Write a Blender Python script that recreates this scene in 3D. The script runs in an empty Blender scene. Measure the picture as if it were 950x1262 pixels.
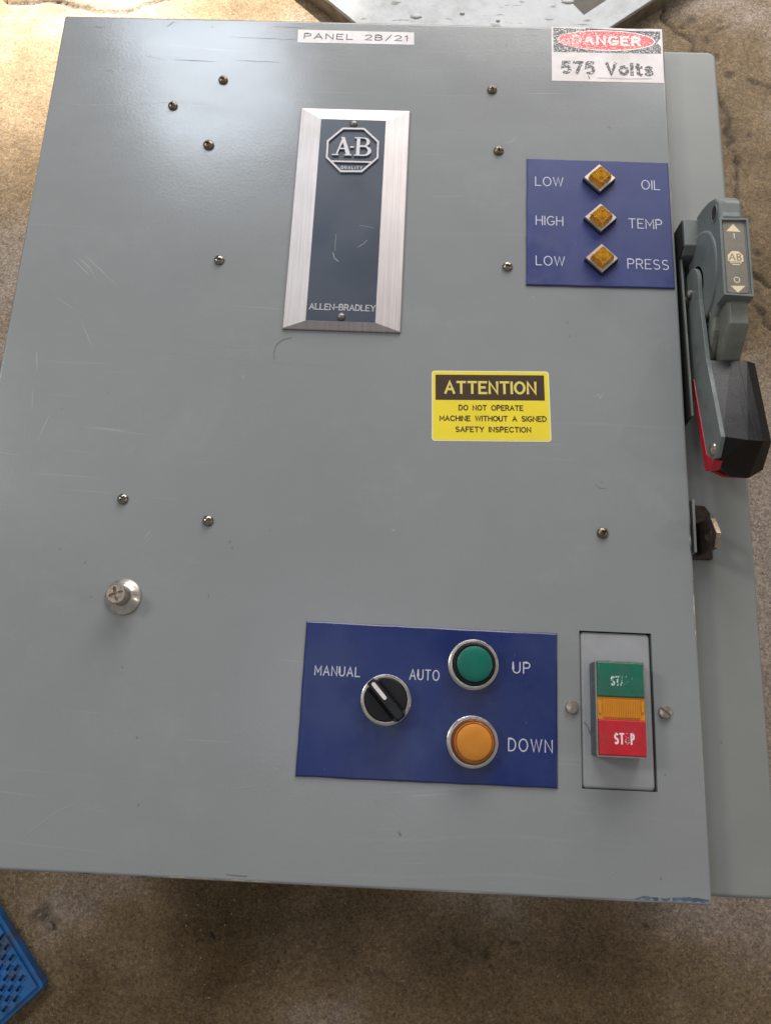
import bpy, bmesh, math, random
import numpy as np
from mathutils import Vector, Matrix
random.seed(7)
rng = np.random.default_rng(5)
S = bpy.context.scene
C = S.collection
R_ = math.radians
BASE = 0.25          # height of the cabinet door above the floor, metres

def W(x, y, z):      # millimetres measured from the door's centre -> metres
    return Vector((x / 1000, y / 1000, z / 1000 + BASE))

# ------------------------------------------------------------------ camera
cam_d = bpy.data.cameras.new('camera')
cam = bpy.data.objects.new('camera', cam_d)
C.objects.link(cam)
cam_d.sensor_fit = 'HORIZONTAL'
cam_d.sensor_width = 36
cam_d.lens = 1000 / 950 * 36
cam_d.clip_start = 0.02
cam_d.clip_end = 100
rot = Matrix(((0.998920096, -0.0390072158, 0.0252404152),
              (0.0442681667, 0.964007703, -0.262163075),
              (-0.014105703, 0.262997311, 0.964693445)))
cam.matrix_world = Matrix.Translation(W(58.5756, -262.3107, 599.2418)) @ rot.to_4x4()
S.camera = cam

# ------------------------------------------------------------------ light
S.view_settings.view_transform = 'Standard'
S.view_settings.look = 'None'
S.view_settings.exposure = 0.0
S.view_settings.gamma = 1
world = bpy.data.worlds.new('World')
S.world = world
world.use_nodes = True
world.node_tree.nodes['Background'].inputs[0].default_value = (1.0, 0.965, 0.935, 1)
world.node_tree.nodes['Background'].inputs[1].default_value = 0.285

def lamp(name, kind, pos, target, energy, color, **kw):
    d = bpy.data.lights.new(name, kind)
    d.energy = energy
    d.color = color
    for k, v in kw.items():
        setattr(d, k, v)
    o = bpy.data.objects.new(name, d)
    C.objects.link(o)
    p, t = W(*pos), W(*target)
    o.location = p
    o.rotation_euler = (t - p).to_track_quat('-Z', 'Y').to_euler()
    return o
# daylight through a high opening beyond the top left of the cabinet
lamp('window_light', 'AREA', (-600, 1700, 1440), (-50, 250, 0), 10, (0.78, 0.88, 1.0), shape='RECTANGLE', size=0.46, size_y=0.5)
# broad fill added beyond the top edge, low enough to miss the door's mirror
lamp('top_fill_light', 'AREA', (350, 1850, 820), (50, 300, -100), 40, (1.0, 0.965, 0.945), shape='RECTANGLE', size=1.6, size_y=0.9)
# softer daylight from the left
lamp('side_light', 'AREA', (-2100, 700, 2150), (0, 0, 0), 22, (1.0, 0.97, 0.93), shape='RECTANGLE', size=0.5, size_y=0.5)
# pale overhead light, added for a soft sheen on plates and lower bevel
lamp('overhead_sheen_light', 'AREA', (-40, -190, 2500), (0, -100, 0), 1.7, (0.78, 0.85, 1.0), shape='RECTANGLE', size=0.9, size_y=0.55)
# the sunbeam that falls on the floor at the top left
lamp('sunbeam', 'SPOT', (-1500, 4200, 2600), (-480, 1050, -250), 7600, (1.0, 0.90, 0.77), spot_size=R_(11.5), spot_blend=0.45, shadow_soft_size=0.06)
# ceiling lamp to the right, only a sparkle on the bezels
lamp('ceiling_lamp', 'AREA', (2600, -300, 1500), (0, -200, 0), 5, (1.0, 0.93, 0.82), shape='DISK', size=0.12)

# ------------------------------------------------------------------ materials
def mat(name, color, rough=0.5, metal=0.0, spec=0.5, coat=0.0, trans=0.0, noise=None, bump=None, rvar=None, sss=0.0):
    m = bpy.data.materials.new(name)
    m.use_nodes = True
    nt = m.node_tree
    b = nt.nodes['Principled BSDF']
    b.inputs['Base Color'].default_value = (*color, 1)
    b.inputs['Roughness'].default_value = rough
    b.inputs['Metallic'].default_value = metal
    b.inputs['Specular IOR Level'].default_value = spec
    b.inputs['Coat Weight'].default_value = coat
    b.inputs['Transmission Weight'].default_value = trans
    tc = nt.nodes.new('ShaderNodeTexCoord')
    if noise:       # (scale, amount)
        n = nt.nodes.new('ShaderNodeTexNoise')
        n.inputs['Scale'].default_value = noise[0]
        n.inputs['Detail'].default_value = 8
        nt.links.new(tc.outputs['Object'], n.inputs['Vector'])
        r = nt.nodes.new('ShaderNodeValToRGB')
        r.color_ramp.elements[0].position = 0.3
        r.color_ramp.elements[1].position = 0.7
        a = noise[1]
        r.color_ramp.elements[0].color = (*[c * (1 - a) for c in color], 1)
        r.color_ramp.elements[1].color = (*[min(1, c * (1 + a)) for c in color], 1)
        nt.links.new(n.outputs['Fac'], r.inputs['Fac'])
        nt.links.new(r.outputs['Color'], b.inputs['Base Color'])
    if rvar:        # (scale, lo, hi)
        n = nt.nodes.new('ShaderNodeTexNoise')
        n.inputs['Scale'].default_value = rvar[0]
        n.inputs['Detail'].default_value = 6
        nt.links.new(tc.outputs['Object'], n.inputs['Vector'])
        mr = nt.nodes.new('ShaderNodeMapRange')
        mr.inputs['From Min'].default_value = 0.3
        mr.inputs['From Max'].default_value = 0.7
        mr.inputs['To Min'].default_value = rvar[1]
        mr.inputs['To Max'].default_value = rvar[2]
        nt.links.new(n.outputs['Fac'], mr.inputs['Value'])
        nt.links.new(mr.outputs['Result'], b.inputs['Roughness'])
    if bump:        # (scale, distance in metres)
        n = nt.nodes.new('ShaderNodeTexNoise')
        n.inputs['Scale'].default_value = bump[0]
        n.inputs['Detail'].default_value = 4
        nt.links.new(tc.outputs['Object'], n.inputs['Vector'])
        bp = nt.nodes.new('ShaderNodeBump')
        bp.inputs['Strength'].default_value = 1
        bp.inputs['Distance'].default_value = bump[1]
        nt.links.new(n.outputs['Fac'], bp.inputs['Height'])
        nt.links.new(bp.outputs['Normal'], b.inputs['Normal'])
    return m

def nd(nt, kind, **kw):
    n = nt.nodes.new(kind)
    for k, v in kw.items():
        if k in n.inputs.keys():
            n.inputs[k].default_value = v
        else:
            setattr(n, k, v)
    return n

def ramp(nt, fac, stops):
    r = nt.nodes.new('ShaderNodeValToRGB')
    els = r.color_ramp.elements
    while len(els) < len(stops):
        els.new(0.5)
    for e, (p, c) in zip(els, stops):
        e.position = p
        e.color = (*c, 1) if len(c) == 3 else c
    nt.links.new(fac, r.inputs['Fac'])
    return r.outputs['Color']

def mix(nt, fac, a, b, mode='MIX'):
    m = nt.nodes.new('ShaderNodeMix')
    m.data_type = 'RGBA'
    m.blend_type = mode
    for i, v in ((0, fac), (6, a), (7, b)):
        if isinstance(v, (int, float)):
            m.inputs[i].default_value = v
        elif isinstance(v, tuple):
            m.inputs[i].default_value = (*v, 1)
        else:
            nt.links.new(v, m.inputs[i])
    return m.outputs[2]

def paint_material(name, base, scratches=True, rough=(0.26, 0.38)):
    """semi-gloss enamel with orange peel, dirt specks, rub marks and hairline scratches"""
    m = bpy.data.materials.new(name)
    m.use_nodes = True
    nt = m.node_tree
    b = nt.nodes['Principled BSDF']
    tc = nd(nt, 'ShaderNodeTexCoord')
    P = tc.outputs['Object']
    n1 = nd(nt, 'ShaderNodeTexNoise', Scale=5.0, Detail=9.0, Roughness=0.6)
    nt.links.new(P, n1.inputs['Vector'])
    col = ramp(nt, n1.outputs['Fac'], [(0.3, tuple(c * 0.93 for c in base)), (0.7, tuple(c * 1.06 for c in base))])
    ng = nd(nt, 'ShaderNodeTexNoise', Scale=2.3, Detail=12.0, Roughness=0.72)
    nt.links.new(P, ng.inputs['Vector'])
    col = mix(nt, ramp(nt, ng.outputs['Fac'], [(0.47, (0, 0, 0)), (0.66, (0.30, 0.30, 0.30))]), col, tuple(c * f for c, f in zip(base, (0.80, 0.76, 0.70))))
    ng2 = nd(nt, 'ShaderNodeTexNoise', Scale=13.0, Detail=8.0, Roughness=0.75)
    nt.links.new(P, ng2.inputs['Vector'])
    col = mix(nt, ramp(nt, ng2.outputs['Fac'], [(0.56, (0, 0, 0)), (0.74, (0.30, 0.30, 0.30))]), col, tuple(min(1, c * 1.25) for c in base))
    # specks of dirt
    v = nd(nt, 'ShaderNodeTexVoronoi', Scale=46.0)
    nt.links.new(P, v.inputs['Vector'])
    sp = ramp(nt, v.outputs['Distance'], [(0.035, (1, 1, 1)), (0.06, (0, 0, 0))])
    n2 = nd(nt, 'ShaderNodeTexNoise', Scale=9.0, Detail=2.0)
    nt.links.new(P, n2.inputs['Vector'])
    gate = ramp(nt, n2.outputs['Fac'], [(0.52, (0, 0, 0)), (0.6, (0.5, 0.5, 0.5))])
    col = mix(nt, mix(nt, 1.0, sp, gate, 'MULTIPLY'), col, (0.10, 0.09, 0.08))
    v2 = nd(nt, 'ShaderNodeTexVoronoi', Scale=23.0)
    mp0 = nd(nt, 'ShaderNodeMapping')
    mp0.inputs['Location'].default_value = (3.1, 1.7, 0)
    nt.links.new(P, mp0.inputs['Vector'])
    nt.links.new(mp0.outputs[0], v2.inputs['Vector'])
    sp2 = ramp(nt, v2.outputs['Distance'], [(0.012, (0.25, 0.25, 0.25)), (0.03, (0, 0, 0))])
    col = mix(nt, sp2, col, (0.62, 0.62, 0.6))
    if scratches:
        for k, (ang, sc, lo, hi, amt) in enumerate(((4, (6, 520, 1), .69, .73, .09), (78, (7, 460, 1), .72, .76, .16), (-38, (10, 400, 1), .72, .76, .16), (3, (1.6, 150, 1), .70, .76, .04))):
            mp = nd(nt, 'ShaderNodeMapping')
            mp.inputs['Rotation'].default_value = (0, 0, R_(ang))
            mp.inputs['Scale'].default_value = sc
            mp.inputs['Location'].default_value = (k * 3.3, k * 1.9, 0)
            nw = nd(nt, 'ShaderNodeTexNoise', Scale=3.0, Detail=2.0)
            nt.links.new(P, nw.inputs['Vector'])
            wob = nd(nt, 'ShaderNodeVectorMath', operation='SCALE')
            nt.links.new(nw.outputs['Color'], wob.inputs[0])
            wob.inputs['Scale'].default_value = 0.05
            ad = nd(nt, 'ShaderNodeVectorMath', operation='ADD')
            nt.links.new(P, ad.inputs[0])
            nt.links.new(wob.outputs[0], ad.inputs[1])
            nt.links.new(ad.outputs[0], mp.inputs['Vector'])
            n3 = nd(nt, 'ShaderNodeTexNoise', Scale=1.0, Detail=1.0)
            nt.links.new(mp.outputs[0], n3.inputs['Vector'])
            s = ramp(nt, n3.outputs['Fac'], [(lo, (0, 0, 0)), (hi, (amt, amt, amt))])
            n4 = nd(nt, 'ShaderNodeTexNoise', Scale=4.0 + k, Detail=3.0)
            nt.links.new(P, n4.inputs['Vector'])
            g = ramp(nt, n4.outputs['Fac'], [(0.5, (0, 0, 0)), (0.62, (1, 1, 1))])
            col = mix(nt, mix(nt, 1.0, s, g, 'MULTIPLY'), col, (0.55, 0.56, 0.56))
    nt.links.new(col, b.inputs['Base Color'])
    n5 = nd(nt, 'ShaderNodeTexNoise', Scale=7.0, Detail=10.0, Roughness=0.65)
    mp5 = nd(nt, 'ShaderNodeMapping')
    mp5.inputs['Scale'].default_value = (1, 2.6, 1)
    nt.links.new(P, mp5.inputs['Vector'])
    nt.links.new(mp5.outputs[0], n5.inputs['Vector'])
    mr = nd(nt, 'ShaderNodeMapRange')
    mr.inputs['From Min'].default_value = 0.3
    mr.inputs['From Max'].default_value = 0.7
    mr.inputs['To Min'].default_value = rough[0]
    mr.inputs['To Max'].default_value = rough[1]
    nt.links.new(n5.outputs['Fac'], mr.inputs['Value'])
    nt.links.new(mr.outputs['Result'], b.inputs['Roughness'])
    n6 = nd(nt, 'ShaderNodeTexNoise', Scale=420.0, Detail=2.0)
    nt.links.new(P, n6.inputs['Vector'])
    n7 = nd(nt, 'ShaderNodeTexNoise', Scale=11.0, Detail=2.0)
    nt.links.new(P, n7.inputs['Vector'])
    b1 = nd(nt, 'ShaderNodeBump', Distance=0.00005)
    b2 = nd(nt, 'ShaderNodeBump', Distance=0.0004)
    nt.links.new(n7.outputs['Fac'], b2.inputs['Height'])
    nt.links.new(n6.outputs['Fac'], b1.inputs['Height'])
    nt.links.new(b2.outputs['Normal'], b1.inputs['Normal'])
    nt.links.new(b1.outputs['Normal'], b.inputs['Normal'])
    return m

def worn_print(name, ink, under, scale, lo, hi, rough=0.4, grad=None):
    """printed ink that has flaked off in grains, showing what is under it"""
    m = bpy.data.materials.new(name)
    m.use_nodes = True
    nt = m.node_tree
    b = nt.nodes['Principled BSDF']
    b.inputs['Roughness'].default_value = rough
    tc = nd(nt, 'ShaderNodeTexCoord')
    n = nd(nt, 'ShaderNodeTexNoise', Scale=scale, Detail=3.0, Roughness=0.6)
    nt.links.new(tc.outputs['Object'], n.inputs['Vector'])
    fac = n.outputs['Fac']
    if grad:    # (x0, x1, amount) more wear towards x1 (metres)
        sx = nd(nt, 'ShaderNodeSeparateXYZ')
        nt.links.new(tc.outputs['Object'], sx.inputs[0])
        mr = nd(nt, 'ShaderNodeMapRange')
        mr.inputs['From Min'].default_value = grad[0]
        mr.inputs['From Max'].default_value = grad[1]
        mr.inputs['To Min'].default_value = 0
        mr.inputs['To Max'].default_value = grad[2]
        nt.links.new(sx.outputs['X'], mr.inputs['Value'])
        ad = nd(nt, 'ShaderNodeMath', operation='ADD')
        nt.links.new(fac, ad.inputs[0])
        nt.links.new(mr.outputs['Result'], ad.inputs[1])
        fac = ad.outputs[0]
    f = ramp(nt, fac, [(lo, (0, 0, 0)), (hi, (1, 1, 1))])
    nt.links.new(mix(nt, f, ink, under), b.inputs['Base Color'])
    return m

M = {}
M['paint'] = paint_material('grey_enamel', (0.257, 0.269, 0.273), rough=(0.15, 0.23))
M['pan_paint'] = mat('pale_gloss_enamel', (0.33, 0.337, 0.35), 0.22, noise=(40, .05), bump=(420, .00004), rvar=(25, .18, .3))
M['paint_body'] = paint_material('grey_enamel_flange', (0.232, 0.243, 0.230), scratches=False, rough=(0.36, 0.5))
M['handle_paint'] = mat('handle_enamel', (0.150, 0.176, 0.172), 0.32, noise=(60, .12), bump=(500, .00008), rvar=(60, .25, .42))
M['arm_paint'] = mat('arm_enamel', (0.17, 0.18, 0.155), 0.36, noise=(90, .15), bump=(300, .0002))
M['bare'] = mat('bare_worn_metal', (0.72, 0.69, 0.62), 0.3, 1.0, noise=(300, .2))
M['scratch'] = mat('scratch_marks', (0.36, 0.36, 0.355), 0.5)
M['scratch_faint'] = mat('faint_rub_marks', (0.285, 0.295, 0.295), 0.4)
M['scratch_dark'] = mat('dark_scuffs', (0.135, 0.135, 0.13), 0.6)
M['smear'] = mat('blue_smear', (0.075, 0.11, 0.16), 0.45, noise=(200, .4))
M['alu'] = mat('brushed_aluminium', (0.47, 0.435, 0.425), 0.36, 1.0, noise=(25, .05), bump=(700, .00003), rvar=(30, .44, .56))
M['np_panel'] = mat('slate_blue_enamel', (0.036, 0.048, 0.074), 0.38, noise=(12, .08), rvar=(20, .3, .45))
M['np_letter'] = mat('raised_aluminium_letters', (0.46, 0.44, 0.45), 0.45, 0.4)
M['rivet'] = mat('dull_rivet', (0.20, 0.19, 0.18), 0.42, 0.8)
M['blue'] = mat('blue_engraving_plastic', (0.008, 0.021, 0.118), 0.14, spec=.4, noise=(14, .12), rvar=(18, .10, .24), bump=(9, .0006))
M['blue_hazy'] = mat('blue_engraving_plastic_lit_haze', (0.026, 0.038, 0.155), 0.30, spec=.4, noise=(16, .14), rvar=(22, .28, .46), bump=(9, .0006))  # duller copy of the blue, haze of reflected light put into its colour
M['engraved'] = mat('engraved_white', (0.56, 0.56, 0.62), 0.6)
M['chrome'] = mat('chrome', (0.56, 0.53, 0.49), 0.22, 1.0, noise=(150, .1))
M['rim'] = mat('satin_rim', (0.60, 0.50, 0.42), 0.34, 1.0, noise=(120, .08))
M['steel'] = mat('zinc_steel', (0.50, 0.43, 0.36), 0.30, 1.0, noise=(500, .3), bump=(900, .00006))
M['screw_dull'] = mat('tarnished_screw', (0.20, 0.165, 0.12), 0.36, 1.0, noise=(500, .5), bump=(600, .00015))
M['screw'] = mat('nickel_screw', (0.27, 0.245, 0.20), 0.2, 1.0, noise=(600, .35), bump=(700, .00008))
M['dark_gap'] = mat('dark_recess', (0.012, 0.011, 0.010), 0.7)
M['black'] = mat('black_plastic', (0.007, 0.007, 0.008), 0.32, spec=.3, bump=(900, .00006))
M['black_grip'] = mat('black_grip_moulding', (0.006, 0.006, 0.007), 0.34, spec=.35, noise=(250, .15), bump=(700, .00004), rvar=(60, .24, .32))
M['red_grip'] = mat('red_moulding', (0.42, 0.012, 0.028), 0.35, noise=(80, .15))
M['green_cap'] = mat('green_cap', (0.001, 0.135, 0.092), 0.36, spec=.35, noise=(60, .1))
M['orange_cap'] = mat('orange_lens', (0.60, 0.215, 0.012), 0.36, noise=(50, .08))
M['amber_ring'] = mat('amber_ring', (0.42, 0.16, 0.012), 0.18, coat=.4)
M['amber_dark'] = mat('dark_amber_collar', (0.20, 0.035, 0.006), 0.3)
M['amber'] = mat('amber_lens', (0.95, 0.56, 0.03), 0.10, trans=.75, coat=.3)
M['amber_ridge'] = mat('amber_ridges', (0.72, 0.36, 0.02), 0.2)
M['amber_bar'] = mat('amber_pilot_lens', (0.62, 0.245, 0.010), 0.22, coat=.3, noise=(90, .06))
M['button_green'] = mat('green_button', (0.008, 0.135, 0.085), 0.32, noise=(90, .14), bump=(300, .0001))
M['button_red'] = mat('red_button', (0.52, 0.010, 0.022), 0.3, noise=(90, .12), bump=(300, .0001))
M['station'] = mat('station_housing', (0.095, 0.115, 0.135), 0.35, noise=(60, .1))
M['yellow'] = mat('yellow_vinyl', (0.84, 0.67, 0.035), 0.34, noise=(40, .04))
M['yellow_print'] = mat('yellow_print', (0.72, 0.60, 0.12), 0.4)
M['att_brown'] = mat('dark_brown_print', (0.050, 0.028, 0.016), 0.36)
M['vinyl_edge'] = mat('pale_vinyl_edge', (0.78, 0.74, 0.50), 0.4)
M['label_white'] = mat('white_tape', (0.74, 0.70, 0.69), 0.4, noise=(60, .04))
M['label_ink'] = mat('label_ink', (0.035, 0.045, 0.075), 0.5)
M['danger_white'] = mat('danger_white', (0.76, 0.70, 0.69), 0.42, noise=(70, .05))
M['danger_black'] = worn_print('worn_black_print', (0.025, 0.025, 0.028), (0.66, 0.64, 0.64), 700, 0.52, 0.58)
M['danger_red'] = worn_print('worn_red_print', (0.70, 0.040, 0.038), (0.80, 0.60, 0.58), 620, 0.54, 0.62, grad=(0.218, 0.178, 0.08))
M['danger_text'] = worn_print('worn_white_letters', (0.82, 0.76, 0.75), (0.74, 0.14, 0.12), 640, 0.57, 0.62, grad=(0.222, 0.188, 0.10))
M['volts_text'] = worn_print('worn_black_letters', (0.022, 0.022, 0.026), (0.72, 0.68, 0.67), 640, 0.552, 0.592)
M['start_text'] = worn_print('worn_start_letters', (0.72, 0.76, 0.74), (0.008, 0.135, 0.085), 900, 0.53, 0.57, grad=(0.2085, 0.2180, 0.22))
M['stop_text'] = worn_print('worn_stop_letters', (0.80, 0.74, 0.74), (0.52, 0.010, 0.022), 900, 0.60, 0.64)
M['stop_worn'] = worn_print('nearly_gone_letter', (0.80, 0.74, 0.74), (0.52, 0.010, 0.022), 900, 0.40, 0.44)
M['taupe'] = mat('taupe_plate', (0.22, 0.20, 0.165), 0.4, 0.35, noise=(200, .08))
M['cream'] = mat('cream_print', (0.78, 0.64, 0.42), 0.45)
M['hasp'] = mat('brown_steel', (0.060, 0.045, 0.035), 0.42, 0.7, noise=(300, .4), bump=(500, .0002))
M['hasp_edge'] = mat('worn_brass_edge', (0.42, 0.32, 0.23), 0.42, 1.0, noise=(400, .3))
M['mat_blue'] = mat('blue_plastic', (0.012, 0.145, 0.42), 0.36, noise=(45, .25), bump=(400, .0003))
M['hair'] = mat('hair', (0.10, 0.085, 0.07), 0.5)

def brushed(key):
    """long fine grain running up the sheet"""
    m = M[key]
    nt = m.node_tree
    b = nt.nodes['Principled BSDF']
    tc = nd(nt, 'ShaderNodeTexCoord')
    mp = nd(nt, 'ShaderNodeMapping')
    mp.inputs['Scale'].default_value = (900, 14, 14)
    nt.links.new(tc.outputs['Object'], mp.inputs['Vector'])
    n = nd(nt, 'ShaderNodeTexNoise', Scale=1.0, Detail=5.0, Roughness=0.7)
    nt.links.new(mp.outputs[0], n.inputs['Vector'])
    old = b.inputs['Base Color'].links[0].from_socket
    nt.links.new(mix(nt, 1.0, old, ramp(nt, n.outputs['Fac'], [(0.3, (.84, .83, .82)), (0.7, (1.14, 1.14, 1.15))]), 'MULTIPLY'), b.inputs['Base Color'])
    bp = nd(nt, 'ShaderNodeBump', Distance=0.00006)
    nt.links.new(n.outputs['Fac'], bp.inputs['Height'])
    nt.links.new(bp.outputs['Normal'], b.inputs['Normal'])

def dust(key, tint, amt, scale=18.0, spots=True):
    """handling dirt: a patchy film, fine dust grains and a gloss that breaks up where the film lies"""
    m = M[key]
    nt = m.node_tree
    b = nt.nodes['Principled BSDF']
    tc = nd(nt, 'ShaderNodeTexCoord')
    P = tc.outputs['Object']
    n = nd(nt, 'ShaderNodeTexNoise', Scale=scale, Detail=10.0, Roughness=0.72)
    nt.links.new(P, n.inputs['Vector'])
    f = ramp(nt, n.outputs['Fac'], [(0.42, (0, 0, 0)), (0.70, (amt, amt, amt))])
    src = b.inputs['Base Color']
    old = src.links[0].from_socket if src.is_linked else tuple(src.default_value)[:3]
    col = mix(nt, f, old, tint)
    if spots:
        v = nd(nt, 'ShaderNodeTexVoronoi', Scale=240.0)
        nt.links.new(P, v.inputs['Vector'])
        sv = nd(nt, 'ShaderNodeSeparateColor')
        nt.links.new(v.outputs['Color'], sv.inputs[0])
        s1 = ramp(nt, v.outputs['Distance'], [(0.06, (.8, .8, .8)), (0.16, (0, 0, 0))])
        s2 = ramp(nt, sv.outputs[0], [(0.93, (0, 0, 0)), (0.98, (.45, .45, .45))])
        col = mix(nt, mix(nt, 1.0, s1, s2, 'MULTIPLY'), col, tuple(min(1, c * 1.5 + .1) for c in tint))
    nt.links.new(col, src)
    rs = b.inputs['Roughness']
    base = nd(nt, 'ShaderNodeMath', operation='MULTIPLY_ADD')
    nt.links.new(f, base.inputs[0])
    base.inputs[1].default_value = 1.1
    if rs.is_linked:
        nt.links.new(rs.links[0].from_socket, base.inputs[2])
    else:
        base.inputs[2].default_value = rs.default_value
    nt.links.new(base.outputs[0], rs)
dust('blue', (0.06, 0.08, 0.17), .22, 9)
dust('blue_hazy', (0.10, 0.12, 0.21), .24, 13)
dust('black', (0.05, 0.048, 0.046), .22, 90)
dust('green_cap', (0.02, 0.09, 0.07), .3, 70, False)
dust('orange_cap', (0.30, 0.13, 0.03), .35, 70)
dust('button_green', (0.03, 0.07, 0.05), .5, 60)
dust('button_red', (0.22, 0.03, 0.03), .5, 60)
dust('handle_paint', (0.10, 0.10, 0.085), .5, 30)
dust('arm_paint', (0.09, 0.085, 0.065), .5, 40)
dust('station', (0.07, 0.07, 0.065), .4, 50)
dust('label_white', (0.48, 0.44, 0.38), .4, 50)
dust('danger_white', (0.50, 0.44, 0.38), .35, 40)
dust('taupe', (0.12, 0.10, 0.07), .4, 60)
dust('chrome', (0.20, 0.16, 0.11), .45, 120, False)
brushed('alu')
dust('pan_paint', (0.20, 0.19, 0.17), .35, 25)

def dirty_blue():
    m = M['mat_blue']
    nt = m.node_tree
    b = nt.nodes['Principled BSDF']
    tc = nd(nt, 'ShaderNodeTexCoord')
    n = nd(nt, 'ShaderNodeTexNoise', Scale=38.0, Detail=8.0, Roughness=0.7)
    nt.links.new(tc.outputs['Object'], n.inputs['Vector'])
    geo = nd(nt, 'ShaderNodeNewGeometry')
    sx = nd(nt, 'ShaderNodeSeparateXYZ')
    nt.links.new(geo.outputs['Normal'], sx.inputs[0])
    f = ramp(nt, n.outputs['Fac'], [(0.48, (0, 0, 0)), (0.62, (0.75, 0.75, 0.75))])
    old = b.inputs['Base Color'].links[0].from_socket
    nt.links.new(mix(nt, f, old, (0.075, 0.070, 0.080)), b.inputs['Base Color'])
dirty_blue()

def concrete():
    m = bpy.data.materials.new('concrete')
    m.use_nodes = True
    nt = m.node_tree
    b = nt.nodes['Principled BSDF']
    tc = nd(nt, 'ShaderNodeTexCoord')
    P = tc.outputs['Object']
    n1 = nd(nt, 'ShaderNodeTexNoise', Scale=3.2, Detail=10.0, Roughness=0.52)
    nt.links.new(P, n1.inputs['Vector'])
    col = ramp(nt, n1.outputs['Fac'], [(0.34, (0.090, 0.060, 0.027)), (0.48, (0.205, 0.150, 0.092)), (0.55, (0.305, 0.250, 0.205)), (0.72, (0.365, 0.315, 0.278))])  # broad concrete blotches; the darkest also stand in for soft floor shadows
    n2 = nd(nt, 'ShaderNodeTexNoise', Scale=17.0, Detail=12.0, Roughness=0.72)
    nt.links.new(P, n2.inputs['Vector'])
    col = mix(nt, 0.42, col, ramp(nt, n2.outputs['Fac'], [(0.30, (0.48, 0.46, 0.43)), (0.5, (1.0, 1.0, 1.0)), (0.7, (1.35, 1.33, 1.3))]), 'MULTIPLY')
    # sand grains
    n3 = nd(nt, 'ShaderNodeTexNoise', Scale=330.0, Detail=8.0, Roughness=0.95)
    nt.links.new(P, n3.inputs['Vector'])
    col = mix(nt, 0.3, col, ramp(nt, n3.outputs['Fac'], [(0.36, (0.34, 0.32, 0.30)), (0.5, (1, 1, 1)), (0.62, (1.75, 1.62, 1.42))]), 'MULTIPLY')
    for sc_, lo_, hi_ in ((420.0, .74, 1.26), (900.0, .72, 1.32)):
        vg = nd(nt, 'ShaderNodeTexVoronoi', Scale=sc_)
        nt.links.new(P, vg.inputs['Vector'])
        sv = nd(nt, 'ShaderNodeSeparateColor')
        nt.links.new(vg.outputs['Color'], sv.inputs[0])
        col = mix(nt, 1.0, col, ramp(nt, sv.outputs[0], [(0.0, (lo_, lo_ * .97, lo_ * .94)), (0.5, (1, 1, 1)), (1.0, (hi_, hi_ * .98, hi_ * .93))]), 'MULTIPLY')
    v = nd(nt, 'ShaderNodeTexVoronoi', Scale=95.0)
    nt.links.new(P, v.inputs['Vector'])
    n4 = nd(nt, 'ShaderNodeTexNoise', Scale=14.0)
    nt.links.new(P, n4.inputs['Vector'])
    s = mix(nt, 1.0, ramp(nt, v.outputs['Distance'], [(0.10, (1, 1, 1)), (0.2, (0, 0, 0))]), ramp(nt, n4.outputs['Fac'], [(0.56, (0, 0, 0)), (0.64, (.8, .8, .8))]), 'MULTIPLY')
    col = mix(nt, s, col, (0.05, 0.042, 0.034))
    v3 = nd(nt, 'ShaderNodeTexVoronoi', Scale=130.0)
    nt.links.new(P, v3.inputs['Vector'])
    col = mix(nt, ramp(nt, v3.outputs['Distance'], [(0.06, (.5, .5, .5)), (0.12, (0, 0, 0))]), col, (0.52, 0.46, 0.38))
    at = nd(nt, 'ShaderNodeAttribute', attribute_name='crack')
    col = mix(nt, at.outputs['Fac'], col, (0.045, 0.034, 0.024))
    nt.links.new(col, b.inputs['Base Color'])
    b.inputs['Roughness'].default_value = 0.8
    b.inputs['Specular IOR Level'].default_value = 0.3
    b1 = nd(nt, 'ShaderNodeBump', Distance=0.0005)
    nt.links.new(n3.outputs['Fac'], b1.inputs['Height'])
    b2 = nd(nt, 'ShaderNodeBump', Distance=0.0022)
    nt.links.new(n2.outputs['Fac'], b2.inputs['Height'])
    nt.links.new(b2.outputs['Normal'], b1.inputs['Normal'])
    nt.links.new(b1.outputs['Normal'], b.inputs['Normal'])
    return m
M['concrete'] = concrete()

def chipped_sheet():
    m = bpy.data.materials.new('chipped_pale_paint')
    m.use_nodes = True
    nt = m.node_tree
    b = nt.nodes['Principled BSDF']
    tc = nd(nt, 'ShaderNodeTexCoord')
    n = nd(nt, 'ShaderNodeTexNoise', Scale=22.0, Detail=9.0, Roughness=0.7)
    nt.links.new(tc.outputs['Object'], n.inputs['Vector'])
    mp = nd(nt, 'ShaderNodeMapping')
    mp.inputs['Rotation'].default_value = (0, 0, R_(40))
    mp.inputs['Scale'].default_value = (30, 110, 1)
    nt.links.new(tc.outputs['Object'], mp.inputs['Vector'])
    n2 = nd(nt, 'ShaderNodeTexNoise', Scale=1.0, Detail=4.0)
    nt.links.new(mp.outputs[0], n2.inputs['Vector'])
    col = ramp(nt, n.outputs['Fac'], [(0.33, (0.28, 0.29, 0.285)), (0.5, (0.39, 0.405, 0.41)), (0.7, (0.45, 0.465, 0.465))])
    col = mix(nt, ramp(nt, n2.outputs['Fac'], [(0.63, (0, 0, 0)), (0.68, (.8, .8, .8))]), col, (0.10, 0.09, 0.07))
    nt.links.new(col, b.inputs['Base Color'])
    b.inputs['Roughness'].default_value = 0.5
    bp = nd(nt, 'ShaderNodeBump', Distance=0.001)
    nt.links.new(n.outputs['Fac'], bp.inputs['Height'])
    nt.links.new(bp.outputs['Normal'], b.inputs['Normal'])
    return m
M['sheet'] = chipped_sheet()
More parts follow.
